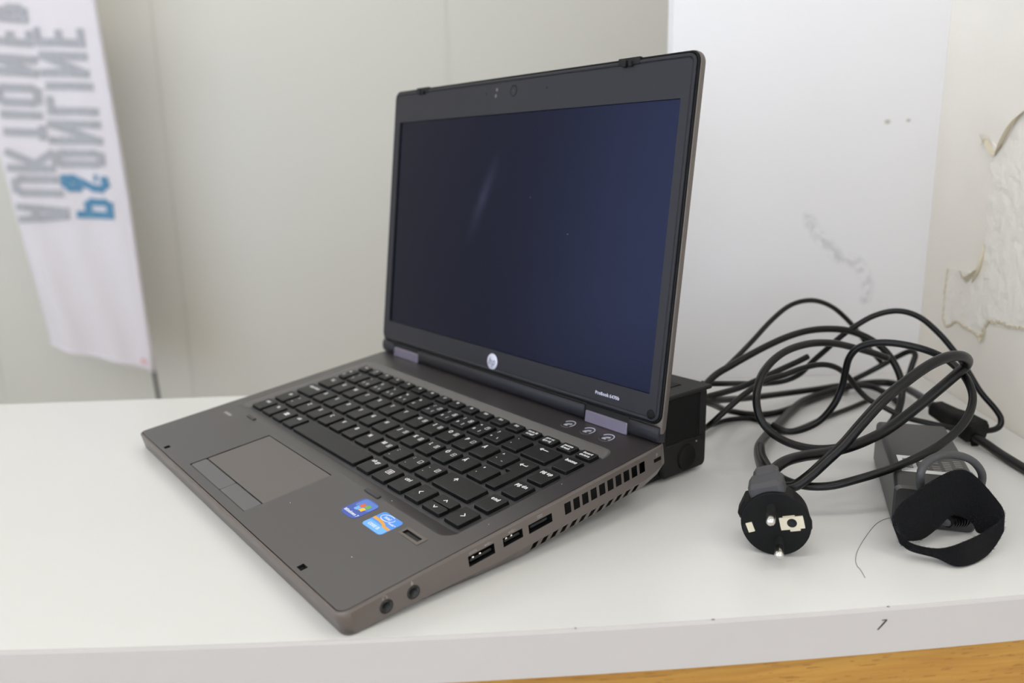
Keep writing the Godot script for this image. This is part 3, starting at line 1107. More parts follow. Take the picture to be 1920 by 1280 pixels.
func laptop_keyboard(t):
	var st = begin()
	loft(st, [pocket_loop(20.5, 80.4, 320.1, 191.2, 5.0, -3.2), pocket_loop(20.5, 80.4, 320.1, 191.2, 5.0, -2.35)])
	var kb = obj(st, M["tray"], "keyboard", t)
	var d = PITCH - GAP + 0.4
	var z = []
	for r in 6:
		z.append(83.4 + r * (PITCH + 0.03))
	var left = 23.5
	# function row: seventeen low keys
	var f = ["F|esc", "F|f1|?", "F|f2", "F|f3", "F|f4", "F|f5", "F|f6", "F|f7", "F|f8", "F|f9", "F|f10", "F|f11", "F|f12", "F|num lk|scroll", "F|prt sc|sys rq", "F|pause|break", "F|insert|delete"]
	for i in 17:
		one_key(kb, left + i * 17.5, z[5], 12.9, 8.2, f[i])
	# four rows of letters
	var rows = [
		[4, 38.3, "N|½|§", ["N|!|1", "N|\"|2||@", "N|#|3||£", "N|¤|4||$", "N|%|5||€", "N|&|6", "N|/|7|7|{", "N|(|8|8|[", "N|)|9|9|]", "N|=|0|*|}", "N|?|+||\\", "N|`|´"]],
		[3, 48.1, "TAB", ["A|Q", "A|W", "A|E", "A|R", "A|T", "A|Y", "A|U|4", "A|I|5", "A|O|6", "A|P|-", "A|Å", "N|^|¨||~"]],
		[2, 53.2, "W|caps lock", ["A|A", "A|S", "A|D", "A|F", "A|G", "A|H", "A|J|1", "A|K|2", "A|L|3", "A|Ö|+", "A|Ä", "N|*|'"]],
		[1, 44.13, "SHIFT", ["N|>|<", "A|Z", "A|X", "A|C", "A|V", "A|B", "A|N", "A|M|0", "N|;|,", "N|:|.|.", "N|_|-|/"]],
	]
	for r in rows:
		one_key(kb, left, z[r[0]], r[1] - GAP - left, d, r[2])
		for i in r[3].size():
			one_key(kb, r[1] + i * PITCH, z[r[0]], PITCH - GAP, d, r[3][i])
	one_key(kb, 273.6, z[4], 23.2, d, "BACK")
	one_key(kb, 260.0, z[1], 36.8, d, "SHIFT")
	var end_x = 303.4
	for k in [[4, "W|home"], [3, "W|pg up"], [2, "W|pg dn"], [1, "W|end"]]:
		one_key(kb, end_x, z[k[0]], 12.8, d, k[1])
	# stepped enter key over two rows
	var top = begin()
	var side = begin()
	var ring = [[288.5, z[2], 1, 1], [297.0, z[2], -1, 1], [297.0, z[3] + d * 0.6, -1, 0], [297.0, z[3] + d, -1, -1], [290.0, z[3] + d, 0, -1], [283.4, z[3] + d, 1, -1], [283.4, z[3], 1, 1], [288.5, z[3], 1, 1]]
	var tiers = []
	for k in [[-0.3, -2.3], [0.0, -0.25], [0.25, 0.05], [0.6, 0.12]]:
		var l = []
		for p in ring:
			l.append(V(p[0] + p[2] * k[0], k[1], -(p[1] + p[3] * k[0])))
		tiers.append(l)
	loft(side, [tiers[0], tiers[1]], false, false)
	loft(top, [tiers[1], tiers[2], tiers[3]], false, true)
	st = begin()
	icon(st, [[P2(2.8, 1.2), P2(2.8, 0), P2(-2.8, 0)], [P2(-1.2, 1.2), P2(-2.8, 0), P2(-1.2, -1.2)]], 0.6, 283.4, z[3], 13.6, d, 0.45, 0.6)
	obj_of([[top, M["key_top"]], [side, M["key_side_shaded"]], [st, M["legend"]]], "key", kb)
	# bottom row
	var low = [[left, 39.4, "W|ctrl"], [44.1, 59.0, "W|fn"], [63.7, 78.6, "WIN"], [83.3, 98.2, "W|alt"], [102.9, 196.3, ""], [201.0, 215.9, "W|alt gr"], [220.6, 235.5, "MENU"], [240.2, 255.1, "W|ctrl"], [259.8, 274.6, "LEFT"], [301.9, 315.6, "RIGHT"]]
	for k in low:
		one_key(kb, k[0], z[0], k[1] - k[0], d, k[2])
	one_key(kb, 279.3, z[0], 17.4, 6.9, "DOWN")
	one_key(kb, 279.3, z[0] + 7.7, 17.4, 7.5, "UP")


# lid axes: x as the laptop, h up along the lid from the lower edge of the picture, o out of the screen
func L(x, h, o):
	return V(x, 30.07 + h * 0.96876 + o * 0.24801, -226.94 - h * 0.24801 + o * 0.96876)


func lid_loop(inset, r, o, bottom = -18.6, m = 1):
	var out = []
	for p in rr(inset, bottom + inset, LW - inset, 204.8 - inset, r, 6, m):
		out.append(L(p.x, p.y, o))
	return out


func lid_box(st, x0, h0, o0, x1, h1, o1, e = 0.4):
	rbox(st, L((x0 + x1) * 0.5, (h0 + h1) * 0.5, (o0 + o1) * 0.5), V(x1 - x0, o1 - o0, h1 - h0), e, Basis(V(1, 0, 0), V(0, 0.24801, 0.96876), V(0, 0.96876, -0.24801) * -1.0))


func laptop_lid(t):
	var ux = V(1, 0, 0)
	var uh = V(0, 0.96876, -0.24801)
	var uo = V(0, 0.24801, 0.96876)
	var st = begin(true)
	loft(st, [lid_loop(2.5, 5.0, -7.6, -27.0), lid_loop(0.9, 6.2, -7.0, -27.0), lid_loop(0.1, 7.0, -5.6, -27.0), lid_loop(0.0, 7.0, -3.2, -27.0), lid_loop(0.2, 6.9, -2.0, -27.0)], true, true)
	var lid = obj(st, M["lid_shell"], "lid", t)
	lid.set_meta("label", "open lid with brownish grey shell")
	# dark gasket round the rim
	st = begin(true)
	loft(st, [lid_loop(0.5, 6.6, -2.1), lid_loop(0.45, 6.6, -0.9), lid_loop(0.9, 6.2, -0.45), lid_loop(1.5, 5.8, -0.5), lid_loop(1.9, 5.5, -1.2)], false, false)
	obj(st, M["gasket"], "gasket", lid)
	# bezel with a raised lip, a border groove and the picture opening
	st = begin(true)
	loft(st, [lid_loop(1.9, 5.5, -1.5), lid_loop(2.0, 5.4, 0.1), lid_loop(2.4, 5.0, 0.35), lid_loop(3.5, 4.2, 0.35), lid_loop(3.9, 3.9, 0.1), lid_loop(4.1, 3.8, -0.35), lid_loop(4.5, 3.5, -0.35), lid_loop(4.7, 3.3, 0.0)], false, false)
	smooth(st, false)
	var a = rr(4.7, -18.6 + 4.7, LW - 4.7, 204.8 - 4.7, 3.3, 6, 1)
	var c = rr(7.0, -18.6 + 7.0, LW - 7.0, 204.8 - 7.0, 0.001, 6, 1)
	for j in a.size():
		var k = (j + 1) % a.size()
		facing(st, L(a[j].x, a[j].y, 0), L(a[k].x, a[k].y, 0), L(c[k].x, c[k].y, 0), L(c[j].x, c[j].y, 0), uo)
	var open = [10.8, 0.0, 327.2, 177.6]
	grid_plate(st, [7.0, LW - 7.0], [-11.6, 197.8], [open], L(0, 0, 0), ux, uh, uo)
	cup(st, open, L(0, 0, 0), ux, uh, uo, 1.5)
	obj(st, M["bezel"], "bezel", lid)
	# screen
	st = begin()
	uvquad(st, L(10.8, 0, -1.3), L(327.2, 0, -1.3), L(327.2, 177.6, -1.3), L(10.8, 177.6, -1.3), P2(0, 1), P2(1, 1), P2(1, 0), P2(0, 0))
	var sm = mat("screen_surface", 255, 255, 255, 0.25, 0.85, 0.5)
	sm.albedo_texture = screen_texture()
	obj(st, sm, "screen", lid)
	# chin: barrel pieces between and beside the hinges
	for k in [[1.0, 20.6], [62.2, 271.6], [311.8, 337.0]]:
		st = begin(true)
		var loops = []
		for e in [[0.0, 0.8], [0.8, 0.0], [k[1] - k[0] - 0.8, 0.0], [k[1] - k[0], 0.8]]:
			var l = []
			for p in [P2(-19.2, -6.5), P2(-19.2, -0.7), P2(-19.8, 0.0), P2(-22.5, 0.35), P2(-25.5, 0.2), P2(-28.2, -0.8), P2(-29.4, -2.6), P2(-29.4, -6.5)]:
				l.append(L(k[0] + e[0], p.x + (e[1] * 0.5 if p.x < -24 else -e[1] * 0.5), p.y - e[1] * 0.6))
			loops.append(l)
		loft(st, loops)
		obj(st, M["bezel"], "hinge_barrel", lid)
	# hinge covers
	for k in [[21.6, 61.2], [272.6, 310.8]]:
		st = begin()
		lid_box(st, k[0] - 0.8, -30.5, -6.4, k[1] + 0.8, -18.4, -1.2, 0.1)
		obj(st, M["void"], "hinge_recess", lid)
		st = begin()
		lid_box(st, k[0], -31.0, -3.6, k[1], -22.6, -0.2, 0.8)
		obj(st, M["hinge_metal"], "hinge_cover", t)
	# webcam, microphones, activity lights, latch hooks, rubber stops
	st = begin(true)
	lathe(st, L(169.3, 193.4, 0), uo, [P2(0.0, 4.2), P2(0.25, 3.8), P2(0.1, 3.3), P2(-0.6, 2.4)], 24, false, true)
	var wc = obj(st, M["void"], "webcam", lid)
	st = begin(true)
	lathe(st, L(169.3, 193.4, 0), uo, [P2(-0.5, 2.2), P2(-0.1, 1.6), P2(0.1, 0.1)], 18, false, false)
	var lens = mat("lens_glass", 20, 20, 26, 0.08)
	obj(st, lens, "lens", wc)
	st = begin()
	for p in [[136.2, 193.3], [206.4, 192.8]]:
		lathe(st, L(p[0], p[1], 0.05), uo, [P2(-0.5, 1.0), P2(0.02, 1.0)], 12)
	obj(st, M["void"], "microphone_hole", lid)
	st = begin()
	for p in [[149.3, 195.5], [148.4, 191.0]]:
		lathe(st, L(p[0], p[1], 0.0), uo, [P2(-0.3, 1.5), P2(0.12, 1.3)], 12)
	obj(st, M["pad"], "camera_light", lid)
	for x in [45.6, 283.2]:
		st = begin()
		lid_box(st, x - 9.2, 200.6, -2.0, x + 9.2, 204.9, 0.5, 0.2)
		lid_box(st, x - 4.5, 199.2, 0.0, x - 1.0, 203.6, 2.6, 0.4)
		lid_box(st, x + 1.0, 199.2, 0.0, x + 3.5, 202.6, 2.2, 0.4)
		obj(st, M["void"], "latch_hook", lid)
	for p in [[329.8, -12.3]]:
		st = begin(true)
		lathe(st, L(p[0], p[1], 0), uo, [P2(-0.2, 3.2), P2(0.5, 3.0), P2(0.7, 2.2), P2(0.7, 0.1)], 20, false, false)
		obj(st, M["gasket"], "rubber_stop", lid)
	# round maker's mark and model lettering
	st = begin(true)
	lathe(st, L(168.2, -9.1, 0), uo, [P2(-0.2, 6.3), P2(0.25, 6.2), P2(0.35, 5.9), P2(0.35, 0.1)], 32, false, false)
	var logo = obj(st, M["badge"], "round_badge", lid)
	st = begin()
	letters(st, "hp", 5.0, L(168.2, -9.3, 0.33), (ux + uh * 0.0), (uh + ux * 0.3), uo, 0.08, true)
	obj(st, M["badge_ink"], "badge_lettering", logo)
	st = begin()
	letters(st, "ProBook 6470b", 2.2, L(291.6, -8.6, 0.0), ux, uh, uo, 0.08, true)
	obj(st, M["badge"], "model_lettering", lid)


func screen_texture():
	var im = Image.create(632, 354, false, Image.FORMAT_RGB8)
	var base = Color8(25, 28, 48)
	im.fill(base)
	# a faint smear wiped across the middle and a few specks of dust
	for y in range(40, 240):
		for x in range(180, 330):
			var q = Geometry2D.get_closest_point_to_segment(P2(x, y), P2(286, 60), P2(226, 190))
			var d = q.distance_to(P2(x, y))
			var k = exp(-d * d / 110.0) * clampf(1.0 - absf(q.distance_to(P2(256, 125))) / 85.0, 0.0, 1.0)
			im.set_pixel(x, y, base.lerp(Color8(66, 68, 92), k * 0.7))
	var rng = RandomNumberGenerator.new()
	rng.seed = 4
	for i in 60:
		im.set_pixel(rng.randi_range(4, 627), rng.randi_range(4, 349), Color8(46, 46, 52))
	for p in [P2(370, 120), P2(455, 168), P2(456, 168), P2(371, 121)]:
		im.set_pixel(int(p.x), int(p.y), Color8(150, 152, 165))
	return ImageTexture.create_from_image(im)


# ---------------------------------------------------------------------------------------------- docking station
func docking_station():
	var o = V(148.9, 900, -188.4)
	var bx = V(0.57535, 0, 0.81791)
	var bz = V(-0.81791, 0, 0.57535)
	var t = thing("docking_station", "black box-shaped docking unit behind the laptop screen", "docking station")
	t.transform = Transform3D(Basis(bx, Vector3.UP, bz), o * S)
	off = Vector3.ZERO
	# housing: upright block with a rounded rear edge and an inset side panel
	var st = begin(true)
	var loops = []
	for k in [[-293.0, 2.0], [-291.0, 0.0], [-2.0, 0.0], [0.0, 1.2]]:
		var l = []
		for p in rr(k[1], 2.0 + k[1], 46.0 - k[1], 60.5 - k[1], 5.0 - k[1], 5, 1):
			l.append(V(k[0], p.y, p.x))
		loops.append(l)
	smooth(st, false)
	loft(st, loops)
	obj(st, M["dock_plastic"], "housing", t)
	st = begin()
	rbox(st, V(-146.0, 59.6, 22.5), V(296.5, 3.0, 49.0), 0.8)
	obj(st, M["dock_plastic"], "top_cover", t)
	st = begin()
	rbox(st, V(-0.1, 42.0, 26.5), V(0.8, 31.0, 33.0), 0.3)
	obj(st, M["dock_panel"], "side_panel", t)
	for k in [[V(0.2, 58.6, 24.0), V(1.2, 0.9, 38.0)], [V(0.2, 42.0, 8.6), V(1.2, 33.0, 0.9)], [V(0.2, 25.6, 24.0), V(1.2, 0.8, 38.0)]]:
		st = begin()
		rbox(st, k[0], k[1], 0.3)
		obj(st, M["dock_plastic"], "panel_rib", t)
	st = begin(true)
	lathe(st, V(0.0, 13.5, 21.0), V(1, 0, 0), [P2(-0.2, 9.2), P2(0.9, 9.0), P2(1.1, 8.5), P2(0.6, 7.9), P2(0.4, 0.1)], 32, false, false)
	obj(st, M["dock_panel"], "side_disc", t)
	st = begin()
	lathe(st, V(0.0, 22.5, 11.0), V(1, 0, 0), [P2(-0.2, 0.7), P2(0.4, 0.6)], 10)
	obj(st, M["dim_print"], "screw_dot", t)
	st = begin()
	rbox(st, V(-146, 61.2, 27.0), V(270, 1.0, 24.0), 0.5)
	obj(st, M["dock_panel"], "top_panel", t)
	# shelf that carries the back of the laptop
	st = begin()
	loops = []
	for k in [[-288.0, 1.5], [-286.0, 0.0], [-5.0, 0.0], [-3.0, 1.5]]:
		var l = []
		for p in rr(40.0, 1.0 + k[1], 78.0 - k[1], 15.4 - k[1], 4.5 - k[1], 4, 1):
			l.append(V(k[0], p.y, p.x))
		loops.append(l)
	loft(st, loops)
	obj(st, M["dock_panel"], "shelf", t)
	for x in [-18.0, -270.0]:
		for z in [10.0, 66.0]:
			st = begin()
			lathe(st, V(x, 0, z), Vector3.UP, [P2(0, 5.0), P2(2.4, 5.4)], 16)
			obj(st, M["black"], "foot", t)
	# sockets along the rear
	for x in [-14.0, -34.0, -54.0, -80.0, -110.0]:
		st = begin()
		rbox(st, V(x, 38.0 if x > -60 else 24.0, -0.2), V(13, 9, 1.2), 0.3)
		obj(st, M["void"], "rear_socket", t)


# ---------------------------------------------------------------------------------------------- power adapter
func power_adapter():
	var o = V(230.6, 900, -89.5)
	var bx = V(0.92600, 0, 0.37753)
	var bz = V(-0.37753, 0, 0.92600)
	var t = thing("power_adapter", "black power adapter brick with white labels", "power adapter")
	t.transform = Transform3D(Basis(bx, Vector3.UP, bz), o * S)
	off = Vector3.ZERO
	var st = begin()
	var loops = []
	for k in [[-106.0, 1.6, 29.0], [-104.5, 0.0, 30.0], [-10.0, 0.0, 30.0], [-1.5, 0.0, 25.0], [0.0, 1.2, 23.5]]:
		var l = []
		for p in rr(k[1], k[1] * 0.5, 44.0 - k[1], k[2], 3.0, 4, 1):
			l.append(V(p.x, p.y, k[0]))
		loops.append(l)
	loft(st, loops)
	obj(st, M["adapter_plastic"], "body", t)
	var u = V(1, 0, 0)
	var f = V(0, 0, -1)
	st = begin()
	rbox(st, V(9.5, 30.05, -25.0), V(9.5, 0.2, 27.0), 0.05)
	var lb = obj(st, M["paper_label"], "barcode_label", t)
	st = begin()
	var rng = RandomNumberGenerator.new()
	rng.seed = 12
	for i in 14:
		bar(st, V(7.4, 30.1, -18.0 - i * 1.15), V(12.0, 30.1, -18.0 - i * 1.15), rng.randf_range(0.3, 0.8), 0.12, Vector3.UP)
	obj(st, M["ink"], "barcode", lb)
	st = begin()
	rbox(st, V(28.5, 30.05, -13.2), V(23.0, 0.2, 5.0), 0.05)
	rbox(st, V(19.5, 30.05, -33.0), V(6.0, 0.2, 6.0), 0.05)
	obj(st, M["paper_label"], "rating_label", t)
	st = begin()
	for i in 7:
		for j in 4:
			if (i * 3 + j * 5) % 7 != 0:
				bar(st, V(16.0 + j * 6.6, 30.0, -17.5 - i * 3.0), V(20.6 + j * 6.4, 30.0, -17.5 - i * 3.0), 0.9, 0.1, Vector3.UP)
	obj(st, M["dim_print"], "rating_print", t)
	# ribbed strain relief and the grey low-voltage lead
	st = begin(true)
	var prof = [P2(-1, 4.6)]
	for i in 7:
		prof.append(P2(i * 1.9, 4.6 - i * 0.22))
		prof.append(P2(i * 1.9 + 0.9, 4.6 - i * 0.22))
		prof.append(P2(i * 1.9 + 1.0, 3.0))
		prof.append(P2(i * 1.9 + 1.8, 3.0))
	smooth(st, false)
	lathe(st, V(37.5, 9.0, 0.0), V(-0.75, 0, 0.66), prof, 20)
	obj(st, M["cable_black"], "strain_relief", t)


# ---------------------------------------------------------------------------------------------- cords
func cord(called, key, paths, label, material = "cable_black"):
	var p = paths[key]
	off = V(p[1][0].x, 900, p[1][0].z)
	var st = begin(true)
	tube(st, spline(p[1], 5), p[0], 10)
	var o = obj(st, M[material], called)
	o.position = off * S
	off = Vector3.ZERO
	tag(o, label, "cable", "black cables heaped beside the docking unit")
	return o


func cords():
	var c = cable_paths()
	cord("cable", "arch_back", c, "thin black cable arching highest at the left of the heap")
	cord("cable_001", "arch_mid", c, "black cable curving under the highest arch, down to the adapter")
	cord("cable_002", "arch_front", c, "thin black cable with the wide right-hand arch near the wall")
	cord("cable_003", "loop", c, "black cable forming the round loop left of the heap's centre")
	cord("cable_004", "s_curve", c, "black S-shaped cable sweeping in front of the adapter top")
	cord("cable_005", "low_one", c, "black cable running almost level from the docking unit")
	cord("cable_006", "low_two", c, "black cable lying lowest at the docking unit's rear, sagging")
	cord("cable_007", "low_three", c, "thin black cable flat on the counter, nearest the docking unit")
	cord("cable_008", "stub", c, "short black cable with a free end pointing up")
	cord("cable_009", "wall_cable", c, "black cable bent over beside the white partition")
	# grey lead of the adapter
	var p = c["dc"][1]
	var rt = V(0.926, 0, 0.37753)
	var a = V(230.6, 900, -89.5) + rt * 37.5 + V(0, 9, 0)
	var fw = V(-0.37753, 0, 0.926)
	var lead = [a + fw * 7.0 - rt * 7.0, a + fw * 9.5 - rt * 12.0 + V(0, 1.0, 0), a + fw * 9.0 - rt * 18.0 + V(0, 6.0, 0), V(242.5, 921.0, -77.0), V(240.5, 927.0, -79.5)]
	lead.append_array(p.slice(1))
	lead.append_array([V(285.6, 921.0, -93), V(286.5, 911.0, -98), V(291.0, 904.5, -106), V(300.0, 902.4, -118), V(318.0, 902.4, -150)])
	off = V(a.x, 900, a.z)
	var st = begin(true)
	tube(st, spline(lead, 5), 2.3, 10)
	var o = obj(st, M["cable_grey"], "adapter_lead")
	o.position = off * S
	off = Vector3.ZERO
	tag(o, "grey cable making a small arch above the adapter's labels", "cable")
	power_cord(c)


func power_cord(c):
	var pc = V(148.1, 918.5, -59.9)
	off = V(pc.x, 900, pc.z)
	var t = thing("mains_lead", "thick black mains cord with a round two-pin plug", "power cord", off)
	var n = V(-0.39, 0, 0.9208).normalized()
	var r = V(0.9208, 0, 0.39)
	var up = Vector3.UP
	var st = begin(true)
	tube(st, spline(c["mains"][1], 5), 3.3, 12)
	obj(st, M["cable_black"], "cord", t)
	st = begin(true)
	tube(st, spline(c["mains_out"][1], 5), 3.3, 12)
	obj(st, M["cable_black"], "cord", t)
	# plug: round face, tapering back, side grips
	st = begin()
	lathe(st, pc, n, [P2(-27, 9.0), P2(-24, 14.0), P2(-14, 17.2), P2(-1.0, 18.4), P2(-0.2, 18.2), P2(0.0, 17.6)], 40, true, true)
	var side = r * -0.94 + up * 0.34
	rbox(st, pc + side * 16.5 - n * 9.0, V(7, 13, 16), 2.0, Basis(side, n.cross(side), n))
	rbox(st, pc - side * 16.0 - n * 8.0 + up * 1.0, V(5, 13, 15), 2.0, Basis(side, n.cross(side), n))
	var plug = obj(st, M["plug_rubber"], "plug", t)
	st = begin()
	var q = (up * 0.95 - r * 0.32).normalized()
	var q2 = n.cross(q)
	rbox(st, pc + q * 17.0 - n * 11.0, V(19, 12, 18), 2.2, Basis(-q2, q, n))
	rbox(st, pc + q * 19.0 - n * 22.0, V(14, 11, 12), 2.2, Basis(-q2, q, n))
	tube(st, [pc + q * 19.0 - n * 25.0, V(154.0, 927.5, -89.5), V(157.0, 930.5, -93.5)], 5.0, 12, 3.6)
	obj(st, M["neck_rubber"], "plug_neck", t)
	var pins = r * 0.27 - up * 0.963
	for s in [-9.5, 9.5]:
		st = begin(true)
		lathe(st, pc + pins * s, n, [P2(-1, 2.6), P2(0.3, 2.6), P2(0.3, 2.35), P2(9.0, 2.35)], 18, false, true)
		var sl = obj(st, M["plug_rubber"], "pin_sleeve", plug)
		sl.set_meta("label", "insulated base of a pin")
		st = begin(true)
		lathe(st, pc + pins * s, n, [P2(8.8, 2.0), P2(9.0, 2.4), P2(17.0, 2.4), P2(18.4, 2.0), P2(19.0, 1.0), P2(19.1, 0.1)], 18, true, false)
		obj(st, M["chrome"], "pin", plug)
	# earth contacts: plate with a round hole on the right, small clip on the left
	var e = r * 0.963 + up * 0.24
	var e2 = n.cross(e)
	st = begin()
	var cpt = pc + e * 8.6 + n * 0.1
	var ring = []
	var box = []
	for i in 24:
		var a = TAU * i / 24
		var d = P2(cos(a), sin(a))
		ring.append(d * 2.6)
		var k = minf(6.3 / maxf(absf(d.x), 0.001), 3.6 / maxf(absf(d.y), 0.001))
		box.append(d * k)
	loft(st, [lift(ring, cpt, e, e2, n * -0.4), lift(ring, cpt, e, e2, n * 0.35), lift(box, cpt, e, e2, n * 0.35), lift(box, cpt, e, e2, n * -0.4)], false, false)
	rbox(st, cpt - e2 * 4.1 + e * 1.0, V(5.5, 1.6, 0.7), 0.2, Basis(e, e2, n))
	rbox(st, cpt + e2 * 4.1 - e * 1.0, V(6.5, 0.5, 1.6), 0.2, Basis(e, e2, n))
	obj(st, M["earth_clip"], "earth_contact", plug)
	st = begin(true)
	lathe(st, cpt + n * 0.1, n, [P2(0.05, 2.6), P2(0.05, 2.1), P2(-0.05, 2.0), P2(-0.05, 0.05)], 24, false, false)
	obj(st, M["void"], "earth_hole", plug)
	st = begin()
	rbox(st, pc - e * 13.6 - up * 0.2 + n * 0.2, V(3.6, 5.6, 0.8), 0.2, Basis((e + e2 * 0.15).normalized(), n.cross((e + e2 * 0.15).normalized()), n))
	obj(st, M["earth_clip"], "earth_contact", plug)
	st = begin()
	rbox(st, pc - e * 16.2 - up * 0.8 + n * 0.05, V(2.0, 5.0, 0.6), 0.2, Basis(e, e2, n))
	obj(st, M["void"], "clip_notch", plug)
	# coupling in front of the wall: tapered block between the two lengths
	var c0 = V(350.4, 917.5, -246)
	var c1 = V(361.5, 910.0, -207)
	var d = (c1 - c0).normalized()
	var s2 = d.cross(up).normalized()
	var u2 = s2.cross(d)
	st = begin()
	var loops = []
	for k in [[-2.0, 5.5, 4.5], [0.0, 6.8, 5.8], [14.0, 7.6, 6.6], [24.0, 9.0, 8.0], [38.0, 9.4, 8.4], [41.0, 8.0, 7.0]]:
		loops.append(lift(rr(-k[1], -k[2], k[1], k[2], 3.5, 4), c0 + d * k[0], s2, u2))
	loft(st, loops)
	tube(st, [c1 + V(-2, 0, -8), c1 + V(-2.5, -9.5, 0)], 2.6, 10)
	obj(st, M["plug_rubber"], "coupling", t)
	off = Vector3.ZERO


# ---------------------------------------------------------------------------------------------- strap and hair
func cable_strap():
	var rows = [
		[V(243.0, 910.6, -44.0), V(239.6, 900.9, -36.9)],
		[V(262.3, 912.5, -52.0), V(260.2, 901.8, -46.0)],
		[V(277.5, 917.4, -60.0), V(274.2, 911.9, -55.0)],
		[V(276.4, 924.6, -66.0), V(266.0, 906.1, -62.0)],
		[V(265.8, 937.0, -72.0), V(265.2, 909.9, -69.0)],
		[V(255.6, 939.9, -73.0), V(254.3, 914.2, -70.0)],
		[V(237.1, 933.8, -69.0), V(244.0, 909.1, -66.0)],
		[V(220.3, 926.1, -63.0), V(231.0, 905.3, -60.0)],
		[V(213.2, 917.7, -58.0), V(217.0, 907.2, -55.0)],
		[V(218.9, 908.4, -52.0), V(217.9, 905.9, -48.0)],
		[V(231.3, 906.7, -46.0), V(228.8, 904.3, -42.0)],
	]
	off = V(250, 900, -64)
	var t = thing("cable_strap", "fuzzy black hook-and-loop strap in a loose loop", "strap", off)
	var n = rows.size()
	var a = []
	var b = []
	for i in n * 6:
		var k = i / 6
		var f = float(i % 6) / 6.0
		for e in 2:
			var p0 = rows[(k + n - 1) % n][e]
			var p1 = rows[k][e]
			var p2 = rows[(k + 1) % n][e]
			var p3 = rows[(k + 2) % n][e]
			var p = 0.5 * (2.0 * p1 + (p2 - p0) * f + (2.0 * p0 - 5.0 * p1 + 4.0 * p2 - p3) * f * f + (3.0 * p1 - p0 - 3.0 * p2 + p3) * f * f * f)
			p.y = maxf(p.y, 900.5)
			if e == 0:
				a.append(p)
			else:
				b.append(p)
	var st = begin(true)
	var m = a.size()
	var nrm = []
	for i in m:
		var d = (a[(i + 1) % m] + b[(i + 1) % m] - a[i] - b[i]).normalized()
		nrm.append(d.cross(a[i] - b[i]).normalized() * 0.8)
	for i in m:
		var j = (i + 1) % m
		for s in [-1.0, 1.0]:
			for k in 4:
				var f0 = k / 4.0
				var f1 = (k + 1) / 4.0
				quad(st, a[i].lerp(b[i], f0) + nrm[i] * s, a[j].lerp(b[j], f0) + nrm[j] * s, a[j].lerp(b[j], f1) + nrm[j] * s, a[i].lerp(b[i], f1) + nrm[i] * s)
		smooth(st, false)
		quad(st, a[i] + nrm[i], a[j] + nrm[j], a[j] - nrm[j], a[i] - nrm[i])
		quad(st, b[i] + nrm[i], b[j] + nrm[j], b[j] - nrm[j], b[i] - nrm[i])
		smooth(st, true)
	obj(st, M["velvet"], "band", t)
	# loose pile along the edges and over the face
	st = begin()
	var rng = RandomNumberGenerator.new()
	rng.seed = 90
	for i in 3200:
		var k = rng.randi_range(0, m - 1)
		var f = rng.randf()
		if i % 3 == 0:
			f = 0.0 if i % 2 == 0 else 1.0
		var base = a[k].lerp(b[k], f) + (a[(k + 1) % m] - a[k]) * rng.randf()
		var d = nrm[k].normalized() * (1.0 if rng.randf() > 0.5 else -1.0)
		var tip = base + d * rng.randf_range(0.8, 1.6) + V(rng.randf_range(-1, 1), rng.randf_range(-0.4, 0.9), rng.randf_range(-1, 1)) * 0.8
		tip.y = maxf(tip.y, 900.3)
		var w = (tip - base).cross(V(0.3, 0.5, 0.8)).normalized() * 0.09
		tri(st, base - w, base + w, tip)
	var fz = obj(st, M["velvet_pile"], "pile", t)
	fz.set_meta("kind", "stuff")
	off = Vector3.ZERO


func hair():
	var pts = [V(235.9, 900.15, -98.4), V(228.7, 900.15, -95.5), V(220.5, 900.15, -89.2), V(207.3, 900.15, -74.8), V(195.9, 900.15, -60.6), V(189.6, 900.15, -50.4), V(187.3, 900.15, -43.8), V(187.3, 900.15, -41.0), V(186.6, 900.15, -37.0), V(185.6, 900.15, -32.1)]
	off = V(187, 900, -45)
	var st = begin(true)
	tube(st, spline(pts, 4), 0.16, 5)
	var o = obj(st, M["hair_fibre"], "hair")
	o.position = off * S
	off = Vector3.ZERO
	tag(o, "single thin hair on white counter between plug and strap", "hair")


# ---------------------------------------------------------------------------------------------- flag
func flag_point(u, v):      # u down the pole (0 top, 1 bottom), v from the pole (0) to the free edge (1)
	var y = lerpf(1900.0, 409.0, u) + v * (100.0 if u > 0.5 else 100.0 * u * 2.0)
	var xp = -1105.0 - (y - 315.0) * 0.0385
	var w = lerpf(405.0, 338.0, u)
	var z = -2450.0 + 16.0 * sin(v * 7.0 + u * 3.0) * v + 8.0 * sin(v * 15.0 + u * 9.0) * (0.3 + u)
	return V(xp - v * w, y, z)


